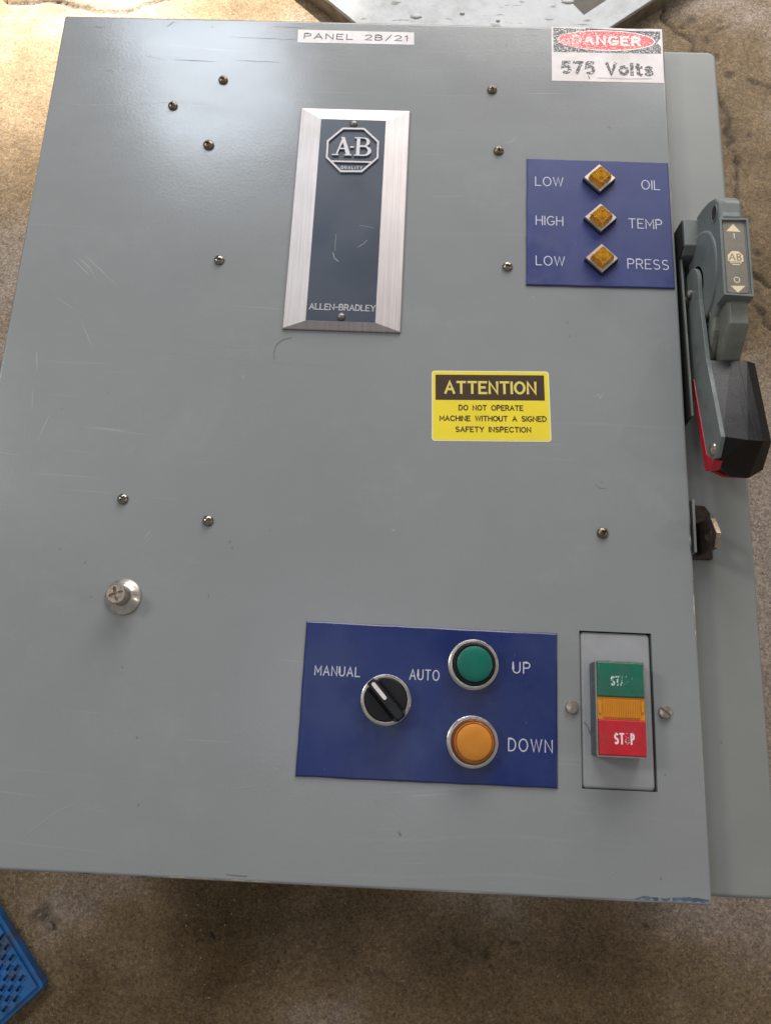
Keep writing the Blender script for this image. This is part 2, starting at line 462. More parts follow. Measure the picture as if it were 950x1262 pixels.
M['sheet_edge'] = mat('rusty_rim', (0.17, 0.14, 0.095), 0.6, noise=(60, .4))
M['recess_dark'] = mat('dark_olive_recess', (0.045, 0.038, 0.02), 0.6, noise=(50, .5))  # for the added sheet that darkens the cover's opening
M['drip'] = mat('white_drip', (0.42, 0.42, 0.40), 0.5)

# ------------------------------------------------------------------ mesh helpers
def finish(name, bm, m, parent=None, bevel=0, seg=2, smooth=None, origin=None):
    me = bpy.data.meshes.new(name)
    bmesh.ops.recalc_face_normals(bm, faces=bm.faces) if bm.faces and not bm.get('open', False) else None
    if origin is not None:
        bmesh.ops.translate(bm, verts=bm.verts, vec=-origin)
    bm.to_mesh(me)
    bm.free()
    return link(name, me, m, parent, bevel, seg, smooth, origin)

def link(name, me, m, parent=None, bevel=0, seg=2, smooth=None, origin=None):
    if m is not None and not me.materials:
        me.materials.append(m)
    if smooth is not None:
        me.shade_smooth()
        me.set_sharp_from_angle(angle=R_(smooth))
    o = bpy.data.objects.new(name, me)
    C.objects.link(o)
    if origin is not None:
        o.location = origin
    if parent is not None:
        o.parent = parent
        po = parent_origin(parent)
        o.location = (origin if origin is not None else Vector((0, 0, 0))) - po
    if bevel:
        b = o.modifiers.new('bevel', 'BEVEL')
        b.width = bevel / 1000
        b.segments = seg
        b.limit_method = 'ANGLE'
        b.angle_limit = R_(35)
    return o

def parent_origin(o):
    p = Vector((0, 0, 0))
    while o is not None:
        p = p + o.location
        o = o.parent
    return p

class BM:
    """a bmesh that can be asked for keys"""
def newbm():
    return bmesh.new()

def finish2(name, bm, m, parent=None, **kw):
    flip = kw.pop('keep', False)
    me = bpy.data.meshes.new(name)
    if not flip:
        bmesh.ops.recalc_face_normals(bm, faces=bm.faces)
    origin = kw.get('origin')
    if origin is not None:
        bmesh.ops.translate(bm, verts=bm.verts, vec=-origin)
    bm.to_mesh(me)
    bm.free()
    return link(name, me, m, parent, **kw)

def box(bm, x0, x1, y0, y1, z0, z1):
    prism(bm, [(x0, y0), (x1, y0), (x1, y1), (x0, y1)], z0, z1)

def loft(bm, rings, cap0=True, cap1=True):
    vs = [[bm.verts.new(p) for p in r] for r in rings]
    n = len(vs[0])
    for a, b in zip(vs, vs[1:]):
        for i in range(n):
            j = (i + 1) % n
            bm.faces.new((a[i], a[j], b[j], b[i]))
    if cap0:
        bm.faces.new(vs[0][::-1])
    if cap1:
        bm.faces.new(vs[-1])
    return vs

def prism(bm, poly, z0, z1, axis='z'):
    if axis == 'z':
        rings = [[W(x, y, z) for x, y in poly] for z in (z0, z1)]
    elif axis == 'x':     # poly given as (y, z)
        rings = [[W(x, y, z) for y, z in poly] for x in (z0, z1)]
    loft(bm, rings)

def lathe(bm, cx, cy, prof, seg=32, axis='z', a0=0.0):
    """prof: list of (radius, height) from bottom to top; axis x: centre given as (y, z)"""
    rings = []
    for r, h in prof:
        ring = []
        for i in range(seg):
            a = a0 + 2 * math.pi * i / seg
            u, v = r * math.cos(a), r * math.sin(a)
            ring.append(W(cx + u, cy + v, h) if axis == 'z' else W(h, cx + u, cy + v))
        rings.append(ring)
    loft(bm, rings)

def strip(bm, pts, w, z0, taper=False):
    """flat ribbon along pts (mm), mitred, at height z"""
    n = len(pts)
    P = [Vector((p[0], p[1])) for p in pts]
    L, Rr = [], []
    for i in range(n):
        d0 = (P[i] - P[i - 1]).normalized() if i else (P[1] - P[0]).normalized()
        d1 = (P[i + 1] - P[i]).normalized() if i < n - 1 else d0
        if i == 0:
            d0 = d1
        t = (d0 + d1)
        t = t.normalized() if t.length > 1e-6 else d1
        nn = Vector((-t.y, t.x))
        c = max(0.5, nn.dot(Vector((-d1.y, d1.x))))
        ww = w / 2 / c
        if taper:
            ww *= (0.25 + 0.75 * math.sin(math.pi * (i + 0.3) / (n - 0.4))) * random.uniform(.6, 1.3)
        e = Vector((0, 0))
        if not taper:
            if i == 0:
                e = -d1 * w * .4
            if i == n - 1:
                e = d0 * w * .4
        z = z0 + 0.012 * i / (n - 1)
        L.append(bm.verts.new(W(*(P[i] + nn * ww + e), z)))
        Rr.append(bm.verts.new(W(*(P[i] - nn * ww + e), z)))
    for i in range(n - 1):
        bm.faces.new((Rr[i], Rr[i + 1], L[i + 1], L[i]))

def empty(name, loc):
    o = bpy.data.objects.new(name, None)
    o.empty_display_size = 0.02
    C.objects.link(o)
    o.location = loc
    return o

def tag(o, label=None, cat=None, group=None, kind=None):
    if label: o['label'] = label
    if cat: o['category'] = cat
    if group: o['group'] = group
    if kind: o['kind'] = kind
    return o

def boolean(o, cutter, op='DIFFERENCE'):
    b = o.modifiers.new('cut', 'BOOLEAN')
    b.object = cutter
    b.operation = op
    b.solver = 'EXACT'
    bpy.context.view_layer.update()
    dg = bpy.context.evaluated_depsgraph_get()
    me = bpy.data.meshes.new_from_object(o.evaluated_get(dg))
    o.modifiers.clear()
    o.data = me
    cm = cutter.data
    bpy.data.objects.remove(cutter)
    bpy.data.meshes.remove(cm)
    return o

def rrect(x0, x1, y0, y1, r, n=5):
    pts = []
    for cx, cy, a in ((x1 - r, y0 + r, -90), (x1 - r, y1 - r, 0), (x0 + r, y1 - r, 90), (x0 + r, y0 + r, 180)):
        for k in range(n + 1):
            t = R_(a + 90 * k / n)
            pts.append((cx + r * math.cos(t), cy + r * math.sin(t)))
    return pts

# ---- single stroke lettering (engraved and taped words)
def arc(cx, cy, rx, ry, a0, a1, n=8):
    return [(cx + rx * math.cos(R_(a0 + (a1 - a0) * k / n)), cy + ry * math.sin(R_(a0 + (a1 - a0) * k / n))) for k in range(n + 1)]
G = {
 'L': (.55, [[(0, 1), (0, 0), (.55, 0)]]),
 'O': (.8, [arc(.4, .5, .4, .5, 90, 450, 20)]),
 'W': (1.0, [[(0, 1), (.25, 0), (.5, 1), (.75, 0), (1.0, 1)]]),
 'H': (.66, [[(0, 0), (0, 1)], [(.66, 0), (.66, 1)], [(0, .52), (.66, .52)]]),
 'I': (.0, [[(0, 0), (0, 1)]]),
 'G': (.74, [arc(.4, .5, .4, .5, 50, 325, 16) + [(.74, .42), (.45, .42)]]),
 'T': (.66, [[(0, 1), (.66, 1)], [(.33, 1), (.33, 0)]]),
 'E': (.58, [[(.58, 1), (0, 1), (0, 0), (.58, 0)], [(0, .52), (.46, .52)]]),
 'M': (.78, [[(0, 0), (0, 1), (.39, .3), (.78, 1), (.78, 0)]]),
 'P': (.6, [[(0, 0), (0, 1), (.35, 1)] + arc(.35, .74, .25, .26, 90, -90, 8) + [(0, .48)]]),
 'R': (.62, [[(0, 0), (0, 1), (.35, 1)] + arc(.35, .74, .25, .26, 90, -90, 8) + [(0, .48)], [(.33, .48), (.62, 0)]]),
 'S': (.6, [arc(.3, .75, .28, .25, 40, 270, 10) + arc(.3, .25, .29, .25, 90, -140, 10)]),
 'A': (.74, [[(0, 0), (.37, 1), (.74, 0)], [(.13, .34), (.61, .34)]]),
 'N': (.66, [[(0, 0), (0, 1), (.66, 0), (.66, 1)]]),
 'U': (.66, [[(0, 1), (0, .33)] + arc(.33, .33, .33, .33, 180, 360, 10) + [(.66, 1)]]),
 'D': (.66, [[(0, 0), (0, 1), (.26, 1)] + arc(.26, .5, .4, .5, 90, -90, 10) + [(0, 0)]]),
 'B': (.62, [[(0, 0), (0, 1), (.34, 1)] + arc(.34, .76, .23, .24, 90, -90, 7) + [(0, .52)], [(.34, .52)] + arc(.34, .26, .28, .26, 90, -90, 7) + [(0, 0)]]),
 'Y': (.7, [[(0, 1), (.35, .48), (.7, 1)], [(.35, .48), (.35, 0)]]),
 'Q': (.8, [arc(.4, .5, .4, .5, 90, 450, 20), [(.5, .25), (.8, -.05)]]),
 '-': (.4, [[(0, .48), (.4, .48)]]),
 '2': (.6, [arc(.3, .72, .29, .28, 165, -35, 9) + [(0, 0), (.62, 0)]]),
 '1': (.2, [[(0, .8), (.2, 1), (.2, 0)]]),
 '/': (.5, [[(0, -.05), (.5, 1.05)]]),
 ' ': (.5, []),
 'C': (.74, [arc(.4, .5, .4, .5, 42, 318, 16)]),
 'F': (.55, [[(.55, 1), (0, 1), (0, 0)], [(0, .52), (.44, .52)]]),
 '5': (.6, [[(.55, 1), (.1, 1), (.04, .55), (.28, .64)] + arc(.29, .32, .3, .32, 85, -122, 9)]),
 '7': (.6, [[(0, 1), (.6, 1), (.2, 0)]]),
 'V': (.7, [[(0, 1), (.35, 0), (.7, 1)]]),
 'o': (.58, [arc(.29, .36, .29, .36, 90, 450, 16)]),
 'l': (.0, [[(0, 0), (0, 1)]]),
 't': (.36, [[(.14, .96), (.14, .1), (.34, .0)], [(0, .7), (.36, .7)]]),
 's': (.5, [arc(.25, .54, .22, .18, 30, 270, 8) + arc(.25, .18, .24, .18, 90, -150, 8)]),
}
def words(name, text, x0, x1, y0, y1, z, w, m, parent, gap=.3, y0r=None, serif=False, cond=1.0):
    """stroke lettering filling x0..x1 between baseline y0 (y0r at the right end) and cap height y1"""
    tot = sum(G[c][0] * cond for c in text) + gap * (len(text) - 1)
    sx = (x1 - x0) / tot
    hh = y1 - y0
    bm = newbm()
    x = 0
    k = 0
    dy = 0 if y0r is None else (y0r - y0) / (x1 - x0)
    for c in text:
        gw, strokes = G[c]
        for st in strokes:
            pts = [(x0 + (x + px * cond) * sx, y0 + py * hh) for px, py in st]
            pts = [(a, b + dy * (a - x0)) for a, b in pts]
            strip(bm, pts, w, z + 0.018 * (k % 5))
            k += 1
            if serif:
                for (a, b), (pa, pb) in ((pts[0], st[0]), (pts[-1], st[-1])):
                    if pb in (0, 1) and c not in 'OQ':
                        strip(bm, [(a - w * .9, b), (a + w * .9, b)], w * .45, z + .07 + 0.012 * (k % 3))
                        k += 1
        x += gw * cond + gap
    return finish2(name, bm, m, parent, keep=True)

def type_text(name, text, x0, x1, y0, y1, z, m, parent, bold=0.02, y0r=None, shear=0.0, res=3):
    """block lettering in Blender's own face, fitted to a rectangle"""
    cu = bpy.data.curves.new('lettering', 'FONT')
    cu.body = text
    cu.offset = bold
    cu.resolution_u = res
    cu.fill_mode = 'FRONT'
    to = bpy.data.objects.new('lettering', cu)
    C.objects.link(to)
    bpy.context.view_layer.update()
    dg = bpy.context.evaluated_depsgraph_get()
    me = bpy.data.meshes.new_from_object(to.evaluated_get(dg))
    bpy.data.objects.remove(to)
    bpy.data.curves.remove(cu)
    me.materials.clear()
    n = len(me.vertices)
    co = np.empty(n * 3)
    me.vertices.foreach_get('co', co)
    co = co.reshape(-1, 3)
    a, b = co.min(0), co.max(0)
    u = (co[:, 0] - a[0]) / (b[0] - a[0])
    v = (co[:, 1] - a[1]) / (b[1] - a[1])
    dy = 0 if y0r is None else (y0r - y0)
    co[:, 0] = (x0 + u * (x1 - x0) + shear * v) / 1000
    co[:, 1] = (y0 + v * (y1 - y0) + dy * u) / 1000
    co[:, 2] = z / 1000 + BASE
    me.vertices.foreach_set('co', co.ravel())
    me.update()
    return link(name, me, m, parent)

# ------------------------------------------------------------------ floor
def build_floor():
    def axis(a, b, step, lo, hi):
        fine = np.arange(a, b + step / 2, step)
        left = a - np.geomspace(step * 2, a - lo, 22)[::1]
        right = b + np.geomspace(step * 2, hi - b, 22)
        return np.concatenate([left[::-1], fine, right])
    xs = axis(-560, 500, 3.0, -9000, 9000)
    ys = axis(-560, 700, 3.0, -9000, 9000)
    X, Y = np.meshgrid(xs, ys)
    Z = np.full(X.shape, -250.0)
    K = np.zeros(X.shape)
    def vnoise(sc, seed):
        r = np.random.default_rng(seed)
        g = r.random((64, 64))
        u, v = (X / sc) % 63, (Y / sc) % 63
        i, j = u.astype(int), v.astype(int)
        fu, fv = u - i, v - j
        fu, fv = fu * fu * (3 - 2 * fu), fv * fv * (3 - 2 * fv)
        return (g[j, i] * (1 - fu) + g[j, (i + 1) % 64] * fu) * (1 - fv) + (g[(j + 1) % 64, i] * (1 - fu) + g[(j + 1) % 64, (i + 1) % 64] * fu) * fv
    wx, wy = (vnoise(38, 1) - .5) * 20 + (vnoise(11, 2) - .5) * 9, (vnoise(34, 3) - .5) * 20 + (vnoise(12, 4) - .5) * 9
    def crack(pts, wd, depth, dark):
        nonlocal Z, K
        d = np.full(X.shape, 1e9)
        px, py = X + wx, Y + wy
        for (ax, ay), (bx, by) in zip(pts, pts[1:]):
            L2 = (bx - ax) ** 2 + (by - ay) ** 2
            t = np.clip(((px - ax) * (bx - ax) + (py - ay) * (by - ay)) / L2, 0, 1)
            d = np.minimum(d, np.hypot(px - ax - t * (bx - ax), py - ay - t * (by - ay)))
        w = wd * (.35 + 1.3 * vnoise(26, 9))
        f = np.clip(1 - d / np.maximum(w, .1), 0, 1)
        Z -= depth * np.sqrt(f)
        K = np.maximum(K, dark * np.clip(f * 1.7, 0, 1))
        # broken, dirty shoulders
        g = np.clip(1 - d / (w * 5 + 6), 0, 1) * np.clip(vnoise(8, 12) * 2 - .8, 0, 1)
        K = np.maximum(K, .45 * dark * g)
        Z -= 1.2 * g
    crack([(367, 720), (371, 660), (384, 622), (400, 600), (418, 566), (432, 522), (441, 450), (439, 382), (444, 326), (443, 290), (456, 240), (475, 200), (520, 160)], 3.2, 4, .75)
    crack([(388, 640), (410, 628), (430, 622), (455, 628)], 1.6, 2, .5)
    crack([(446, 250), (438, 225), (447, 196), (440, 170)], 1.8, 2, .5)
    crack([(443, 290), (470, 262), (520, 235)], 3.5, 4, .7)
    crack([(-540, 652), (-500, 643), (-455, 640), (-425, 650), (-380, 640), (-330, 634), (-285, 652), (-240, 668)], 2.6, 4, .6)
    crack([(470, 560), (505, 540)], 2.5, 3, .5)
    crack([(95, -440), (135, -452), (190, -447)], 1.2, 1.5, .7)
    # chipped hollows
    for cx, cy, r, dp in ((-272, -447, 9, 4), (-262, -455, 7, 3), (-281, -452, 5, 3), (147, -460, 6, 4), (152, -470, 3.5, 3), (118, -466, 3, 3), (446, 560, 7, 3), (432, 584, 6, 3), (462, 470, 5, 2), (420, 610, 8, 2), (455, 345, 9, 2), (462, 300, 6, 2), (404, 645, 9, 2), (-440, 700, 7, 2), (300, -430, 4, 2), (40, -480, 3, 2), (210, -500, 3, 2), (-60, -500, 3, 2)):
        d = np.hypot(X + wx * .35 - cx, Y + wy * .35 - cy)
        f = np.clip(1 - d / r, 0, 1) ** .6
        Z -= dp * f
        K = np.maximum(K, f * .7)
    Z += (vnoise(60, 21) - .5) * 1.2 + (vnoise(17, 22) - .5) * .5
    ny, nx = X.shape
    co = np.stack([X / 1000, Y / 1000, Z / 1000 + BASE], -1).reshape(-1, 3)
    idx = np.arange(nx * ny).reshape(ny, nx)
    q = np.stack([idx[:-1, :-1], idx[:-1, 1:], idx[1:, 1:], idx[1:, :-1]], -1).reshape(-1, 4)
    me = bpy.data.meshes.new('floor')
    me.vertices.add(len(co))
    me.vertices.foreach_set('co', co.ravel())
    me.loops.add(q.size)
    me.loops.foreach_set('vertex_index', q.ravel().astype(np.int32))
    me.polygons.add(len(q))
    me.polygons.foreach_set('loop_start', np.arange(0, q.size, 4, dtype=np.int32))
    me.polygons.foreach_set('loop_total', np.full(len(q), 4, dtype=np.int32))
    a = me.attributes.new('crack', 'FLOAT', 'POINT')
    a.data.foreach_set('value', K.ravel().astype(np.float32))
    me.update(calc_edges=True)
    me.validate()
    me.shade_smooth()
    o = link('concrete_floor', me, M['concrete'])
    tag(o, 'cracked dusty brown concrete floor under the cabinet', kind='structure')
build_floor()

# ------------------------------------------------------------------ cabinet: body and door
cab = empty('control_cabinet', W(0, 0, -250))
tag(cab, 'grey steel electrical control cabinet lying on its back on the concrete floor', 'control cabinet')

bm = newbm()
out = rrect(-268, 329.5, -363, 362, 7, 4)
def inset(poly, d, cx=30, cy=0):
    res = []
    for x, y in poly:
        res.append((x - d * (1 if x > cx else -1), y - d * (1 if y > cy else -1)))
    return res
rings = [[W(x, y, -249.5) for x, y in out]]
for k in range(6):
    t = R_(90 * k / 5)
    r = 3.0
    rings.append([W(x, y, -20 - r + r * math.sin(t)) for x, y in inset(out, r * (1 - math.cos(t)))])
loft(bm, rings)
body = finish2('enclosure_body', bm, M['paint_body'], cab)

# door: folded steel pan with rounded edges and a real opening for the start/stop station
DX, DY = 275.0, 365.5
HO = (188.8, 241.3, -294.1, -183.8)      # opening x0 x1 y0 y1
bm = newbm()
dout = rrect(-DX, DX, -DY, DY, 1.6, 3)
rings = [[W(x, y, -17.5) for x, y in inset(dout, 1.5, 0)], [W(x, y, -17.5) for x, y in dout]]
r = 2.4
for k in range(7):
    t = R_(90 * k / 6)
    rings.append([W(x, y, -r + r * math.sin(t)) for x, y in inset(dout, r * (1 - math.cos(t)), 0)])
vs = loft(bm, rings, cap0=True, cap1=True)
door = finish2('door', bm, M['paint'], cab)
bm = newbm()
box(bm, HO[0], HO[1], HO[2], HO[3], -12, 6)
cut = finish2('cutter', bm, None)
boolean(door, cut)
door.parent = cab
po = parent_origin(cab)
door.location = -po

def wear_edge(name, p0, p1, m, a0, a1, side, amp=.6, seg=46, gaps=.3, off=.07):
    """thin worn streak that follows the rounded door edge; side = outward (dx, dy)"""
    bm = newbm()
    prev = None
    ph = random.uniform(0, 9)
    for i in range(seg + 1):
        s = i / seg
        x, y = p0[0] + (p1[0] - p0[0]) * s, p0[1] + (p1[1] - p0[1]) * s
        w = .5 + .5 * math.sin(ph + s * 9) * math.sin(ph * 2 + s * 23)
        w = max(0, w - gaps) / (1 - gaps) * random.uniform(.6, 1.2) * min(1, 6 * s, 6 * (1 - s))
        mid = (a0 + a1) / 2
        h = (a1 - a0) / 2 * w * amp * 1.6
        row = []
        for ang in (mid - h, mid, mid + h):
            t = R_(ang)
            rr = r + off
            d = r - rr * math.cos(t)
            row.append(bm.verts.new(W(x - side[0] * d, y - side[1] * d, -r + rr * math.sin(t))))
        if prev and h > .5:
            bm.faces.new((prev[0], row[0], row[1], prev[1]))
            bm.faces.new((prev[1], row[1], row[2], prev[2]))
        prev = row
    return finish2(name, bm, m, door, keep=True)
wear_edge('worn_edge', (-110, -DY), (-10, -DY), M['bare'], 30, 75, (0, -1), gaps=.05, amp=1.0)
wear_edge('worn_edge', (-20, -DY), (262, -DY), M['scratch'], 35, 80, (0, -1), gaps=.3, seg=90)
wear_edge('worn_edge', (-275, 160), (-275, 20), M['bare'], 25, 70, (-1, 0), gaps=.0, amp=.9)
wear_edge('worn_edge', (275, -80), (275, -200), M['bare'], 35, 75, (1, 0), gaps=.1, amp=.9)
wear_edge('worn_edge', (275, 360), (275, 160), M['scratch'], 45, 75, (1, 0), gaps=.2, amp=.5, seg=80)
wear_edge('worn_edge', (-270, 365.5), (170, 365.5), M['scratch'], 20, 60, (0, 1), gaps=.15, amp=.5, seg=120)
wear_edge('rub_mark', (-200, -DY), (-96, -DY), M['scratch_dark'], 15, 60, (0, -1), gaps=.55)

# blue transfer at the bottom right corner
bm = newbm()
top = []
for i in range(40):
    s = i / 39
    x = 222 + 51 * s
    hgt = .7 * (1.2 + 2.2 * abs(math.sin(s * 5.3 + 1)) * random.uniform(.5, 1) + 1.5 * s) * min(1, s * 8) + .2
    top.append((x, -363.6 + hgt))
bot = [(x, -363.3 + .4 * random.random() + .5 * math.sin(x)) for x, _ in top]
a = [bm.verts.new(W(x, y, .05)) for x, y in top]
b = [bm.verts.new(W(x, min(y, t[1] - .15), .05)) for (x, y), t in zip(bot, top)]
for i in range(39):
    if random.random() > .12:
        bm.faces.new((b[i], b[i + 1], a[i + 1], a[i]))
finish2('blue_smear', bm, M['smear'], door, keep=True)

# individual scratches seen on the door (thin scored lines)
def scratch(name, pts, w, m, z=.04):
    n = len(pts)
    dense = []
    for (x0, y0), (x1, y1) in zip(pts, pts[1:]):
        L = math.hypot(x1 - x0, y1 - y0)
        k = max(2, int(L / 4))
        for i in range(k):
            s = i / k
            dense.append((x0 + (x1 - x0) * s + random.uniform(-.12, .12), y0 + (y1 - y0) * s + random.uniform(-.15, .15)))
    dense.append(pts[-1])
    bm = newbm()
    strip(bm, dense, w, z, taper=True)
    return finish2(name, bm, m, door, keep=True)
SC = M['scratch']
for pts, w in [
    ([(-274, 268.5), (-240, 266), (-205, 268.5), (-160, 271.5), (-150, 272)], .55), ([(-146, 271), (-128, 271)], .35),
    ([(-222, 116), (-200, 97), (-190, 88)], .6), ([(-229, 110), (-214, 96)], .8), ([(-226, 113), (-211, 100)], .5), ([(-224, 111), (-214, 102), (-208, 93)], .5),
    ([(-238, 74), (-222, 64)], .5), ([(-216, 56), (-205, 36), (-203, 30)], .5), ([(-247, 25), (-244, 8)], .7), ([(-245, -10), (-243, -24)], .8), ([(-228, -30), (-234, -52)], .6),
    ([(-272, -62), (-240, -66)], .45), ([(-230, 45), (-140, 40), (-80, 34)], .3), ([(-180, 30), (-60, 22), (10, 20)], .28), ([(-90, 72), (-50, 70)], .45),
    ([(-119, 228), (-110, 216), (-100, 205)], .4), ([(-150, 213), (-146, 212)], 1.0), ([(-114, 250), (-104, 252)], .4),
    ([(-200, -345), (-178, -326), (-150, -313)], 1.1), ([(-166, -330), (-150, -322), (-138, -320)], .7), ([(-60, -306), (-36, -302)], .8), ([(-20, -309), (-8, -308)], .6), ([(-85, -350), (-60, -346)], .5),
    ([(205, -350), (213, -345)], .6), ([(150, 291), (190, 292)], .5), ([(130, 237), (138, 240), (142, 246)], .5), ([(204, 2), (212, 5)], .8), ([(206, 5), (209, 1), (212, 4)], .7),
    ([(-140, -128), (-136, -122)], .9), ([(-139, -131), (-134, -125)], .5), ([(-77, 10), (-76, 6)], .5), ([(214, 345), (219, 344)], .4),
]:
    faint = pts[0][1] < -290 or (len(pts) == 3 and w <= .3)
    scratch('scratch', pts, w * .75, M['scratch_faint'] if faint else SC)
for pts, w in [([(-168, 318), (-130, 317)], .7), ([(-112, 319), (-70, 318)], .45), ([(-195, 322), (-176, 317)], .4), ([(-120, 345), (-40, 343)], .4), ([(-178, 355), (-172, 361)], .9), ([(-245, 353), (-235, 352)], .7),
               ([(-228, 304), (-221, 304)], .9), ([(203, -71), (207, -74), (212, -74)], .7), ([(208, -68), (209, -70)], 1.0), ([(62, -328), (64, -331)], 1.2), ([(-55, -361), (-40, -361.5)], 1.4),
               ([(-86, -168), (-86, -172)], .9), ([(150, 362), (165, 362)], .5), ([(-80, 358), (-50, 357)], .6)]:
    scratch('scuff', pts, w, M['scratch_dark'])

# ---- pan head screws in the door
def screw_mesh():
    bm = newbm()
    prof = [(4.3, 0.02)] + [(4.3 * math.cos(R_(t)) if t else 4.3, .6 + 2.7 * math.sin(R_(t))) for t in (0, 18, 36, 54, 70, 82)]
    rings = []
    for rr, h in prof:
        rings.append([Vector((rr * math.cos(2 * math.pi * i / 24), rr * math.sin(2 * math.pi * i / 24), h)) / 1000 for i in range(24)])
    loft(bm, rings)
    me = bpy.data.meshes.new('screw')
    bmesh.ops.recalc_face_normals(bm, faces=bm.faces)
    bm.to_mesh(me); bm.free()
    o = bpy.data.objects.new('screw', me)
    C.objects.link(o)
    bm = newbm()
    pts = []
    a, b = .55, 2.3
    poly = [(a, a), (a, b), (-a, b), (-a, a), (-b, a), (-b, -a), (-a, -a), (-a, -b), (a, -b), (a, -a), (b, -a), (b, a)]
    loft(bm, [[Vector((x * .7, y * .7, .8)) / 1000 for x, y in poly], [Vector((x, y, 4.4)) / 1000 for x, y in poly]])
    bmesh.ops.recalc_face_normals(bm, faces=bm.faces)
    cm = bpy.data.meshes.new('cutter')
    bm.to_mesh(cm); bm.free()
    c = bpy.data.objects.new('cutter', cm)
    C.objects.link(c)
    boolean(o, c)
    me = o.data
    me.materials.clear()
    me.materials.append(M['screw'])
    me.shade_smooth()
    me.set_sharp_from_angle(angle=R_(32))
    bpy.data.objects.remove(o)
    return me
SM = screw_mesh()
for x, y, rz, sc in ((-120.5, 296.5, 40, 1), (-162.7, 267.3, 12, 1), (-126.6, 227.3, 70, 1.12), (120.3, 293.5, 30, 1), (126.6, 229.6, 5, 1.02), (134.8, 116, 60, 1), (-106.1, 113.6, 35, 1.02), (-160.2, -97.4, 55, 1), (-92.6, -112, 44, 1), (207.7, -109.4, 22, 1)):
    o = bpy.data.objects.new('screw', SM)
    C.objects.link(o)
    o.parent = door
    o.location = W(x, y, 0)
    o.rotation_euler = (R_(random.uniform(-2, 2)), R_(random.uniform(-2, 2)), R_(rz))
    o.scale = (sc, sc, sc)
    if int(x) % 3 == 0:
        o.material_slots[0].link = 'OBJECT'
        o.material_slots[0].material = M['screw_dull']

# ---- quarter-turn latch knob
bm = newbm()
lathe(bm, -150, -173.2, [(13.6, .02), (13.6, 1.2), (13.0, 2.0), (7.9, 5.4), (7.6, 5.4)], 40)
latch = finish2('latch_knob', bm, M['chrome'], cab, smooth=25)
latch['label'] = 'round chrome quarter-turn latch knob at the lower left of the door'
bm = newbm()
lathe(bm, -150, -173.6, [(7.3, 5.2), (7.3, 15.8), (6.7, 17)], 32)
stem = finish2('stem', bm, M['steel'], latch, smooth=30)
bm = newbm()
star = []
for k in range(48):
    a = 2 * math.pi * k / 48
    star.append((-150 + (3.5 + 2.0 * math.cos(4 * a)) * math.cos(a + .35), -173.6 + (3.5 + 2.0 * math.cos(4 * a)) * math.sin(a + .35)))
prism(bm, star, 14.8, 19)
boolean(stem, finish2('cutter', bm, None))
stem.parent = latch

# ---- metal nameplate
def quad(bm, pts):
    bm.faces.new([bm.verts.new(W(*p)) for p in pts])
npl = newbm()
ox0, ox1, oy0, oy1 = -48, 48.3, 51.6, 267.6
ix0, ix1, iy0, iy1 = -29.3, 28.0, 57.8, 254.0
O = [(ox0, oy0), (ox1, oy0), (ox1, oy1), (ox0, oy1)]
I = [(ix0, iy0), (ix1, iy0), (ix1, iy1), (ix0, iy1)]
loft(npl, [[W(x, y, .02) for x, y in O], [W(x, y, 1.6) for x, y in O],
           [W(x + (.6 if x < 0 else -.6), y + (.6 if y < 160 else -.6), 2.1) for x, y in O], [W(x, y, 5.0) for x, y in I]])
nameplate = finish2('nameplate', npl, M['alu'], cab)
nameplate['label'] = 'tall aluminium-framed nameplate with a dark slate panel'
# dents in the right rim are small, the rest is the material
bm = newbm()
prism(bm, [(ix0 + .3, iy0 + .3), (ix1 - .3, iy0 + .3), (ix1 - .3, iy1 - .3), (ix0 + .3, iy1 - .3)], 4.2, 5.15)
finish2('panel', bm, M['np_panel'], nameplate)
for x, y in ((-0.3, 249.2), (-0.3, 62.2)):
    bm = newbm()
    lathe(bm, x, y, [(3.4, 5.1), (3.3, 5.9), (2.5, 6.8), (1.2, 7.3), (.2, 7.4)], 18)
    finish2('rivet', bm, M['rivet'], nameplate, smooth=40)
# octagonal emblem
oct_o = [(-9.6, 244.3), (9.5, 244.6), (22.9, 231.0), (23.1, 214.0), (9.6, 199.2), (-8.9, 198.7), (-22.4, 213.1), (-22.5, 230.5)]
oct_i = [(-8.8, 242.5), (8.7, 242.8), (21.2, 230.2), (21.4, 214.6), (8.9, 201.1), (-8.3, 200.6), (-20.7, 213.8), (-20.8, 229.7)]
bm = newbm()
lo_o = [bm.verts.new(W(x, y, 5.1)) for x, y in oct_o]; lo_i = [bm.verts.new(W(x, y, 5.1)) for x, y in oct_i]
hi_o = [bm.verts.new(W(x * .995, (y - 221.7) * .995 + 221.7, 6.5)) for x, y in oct_o]; hi_i = [bm.verts.new(W(x, y, 6.5)) for x, y in oct_i]
for i in range(8):
    j = (i + 1) % 8
    bm.faces.new((lo_o[i], lo_o[j], hi_o[j], hi_o[i]))
    bm.faces.new((hi_o[i], hi_o[j], hi_i[j], hi_i[i]))
    bm.faces.new((hi_i[i], hi_i[j], lo_i[j], lo_i[i]))
    bm.faces.new((lo_i[i], lo_i[j], lo_o[j], lo_o[i]))
prism(bm, [(-18.2, 208.9), (18.7, 209.1), (20.0, 210.6), (-19.5, 210.4)], 5.1, 6.4)
finish2('emblem', bm, M['np_letter'], nameplate)
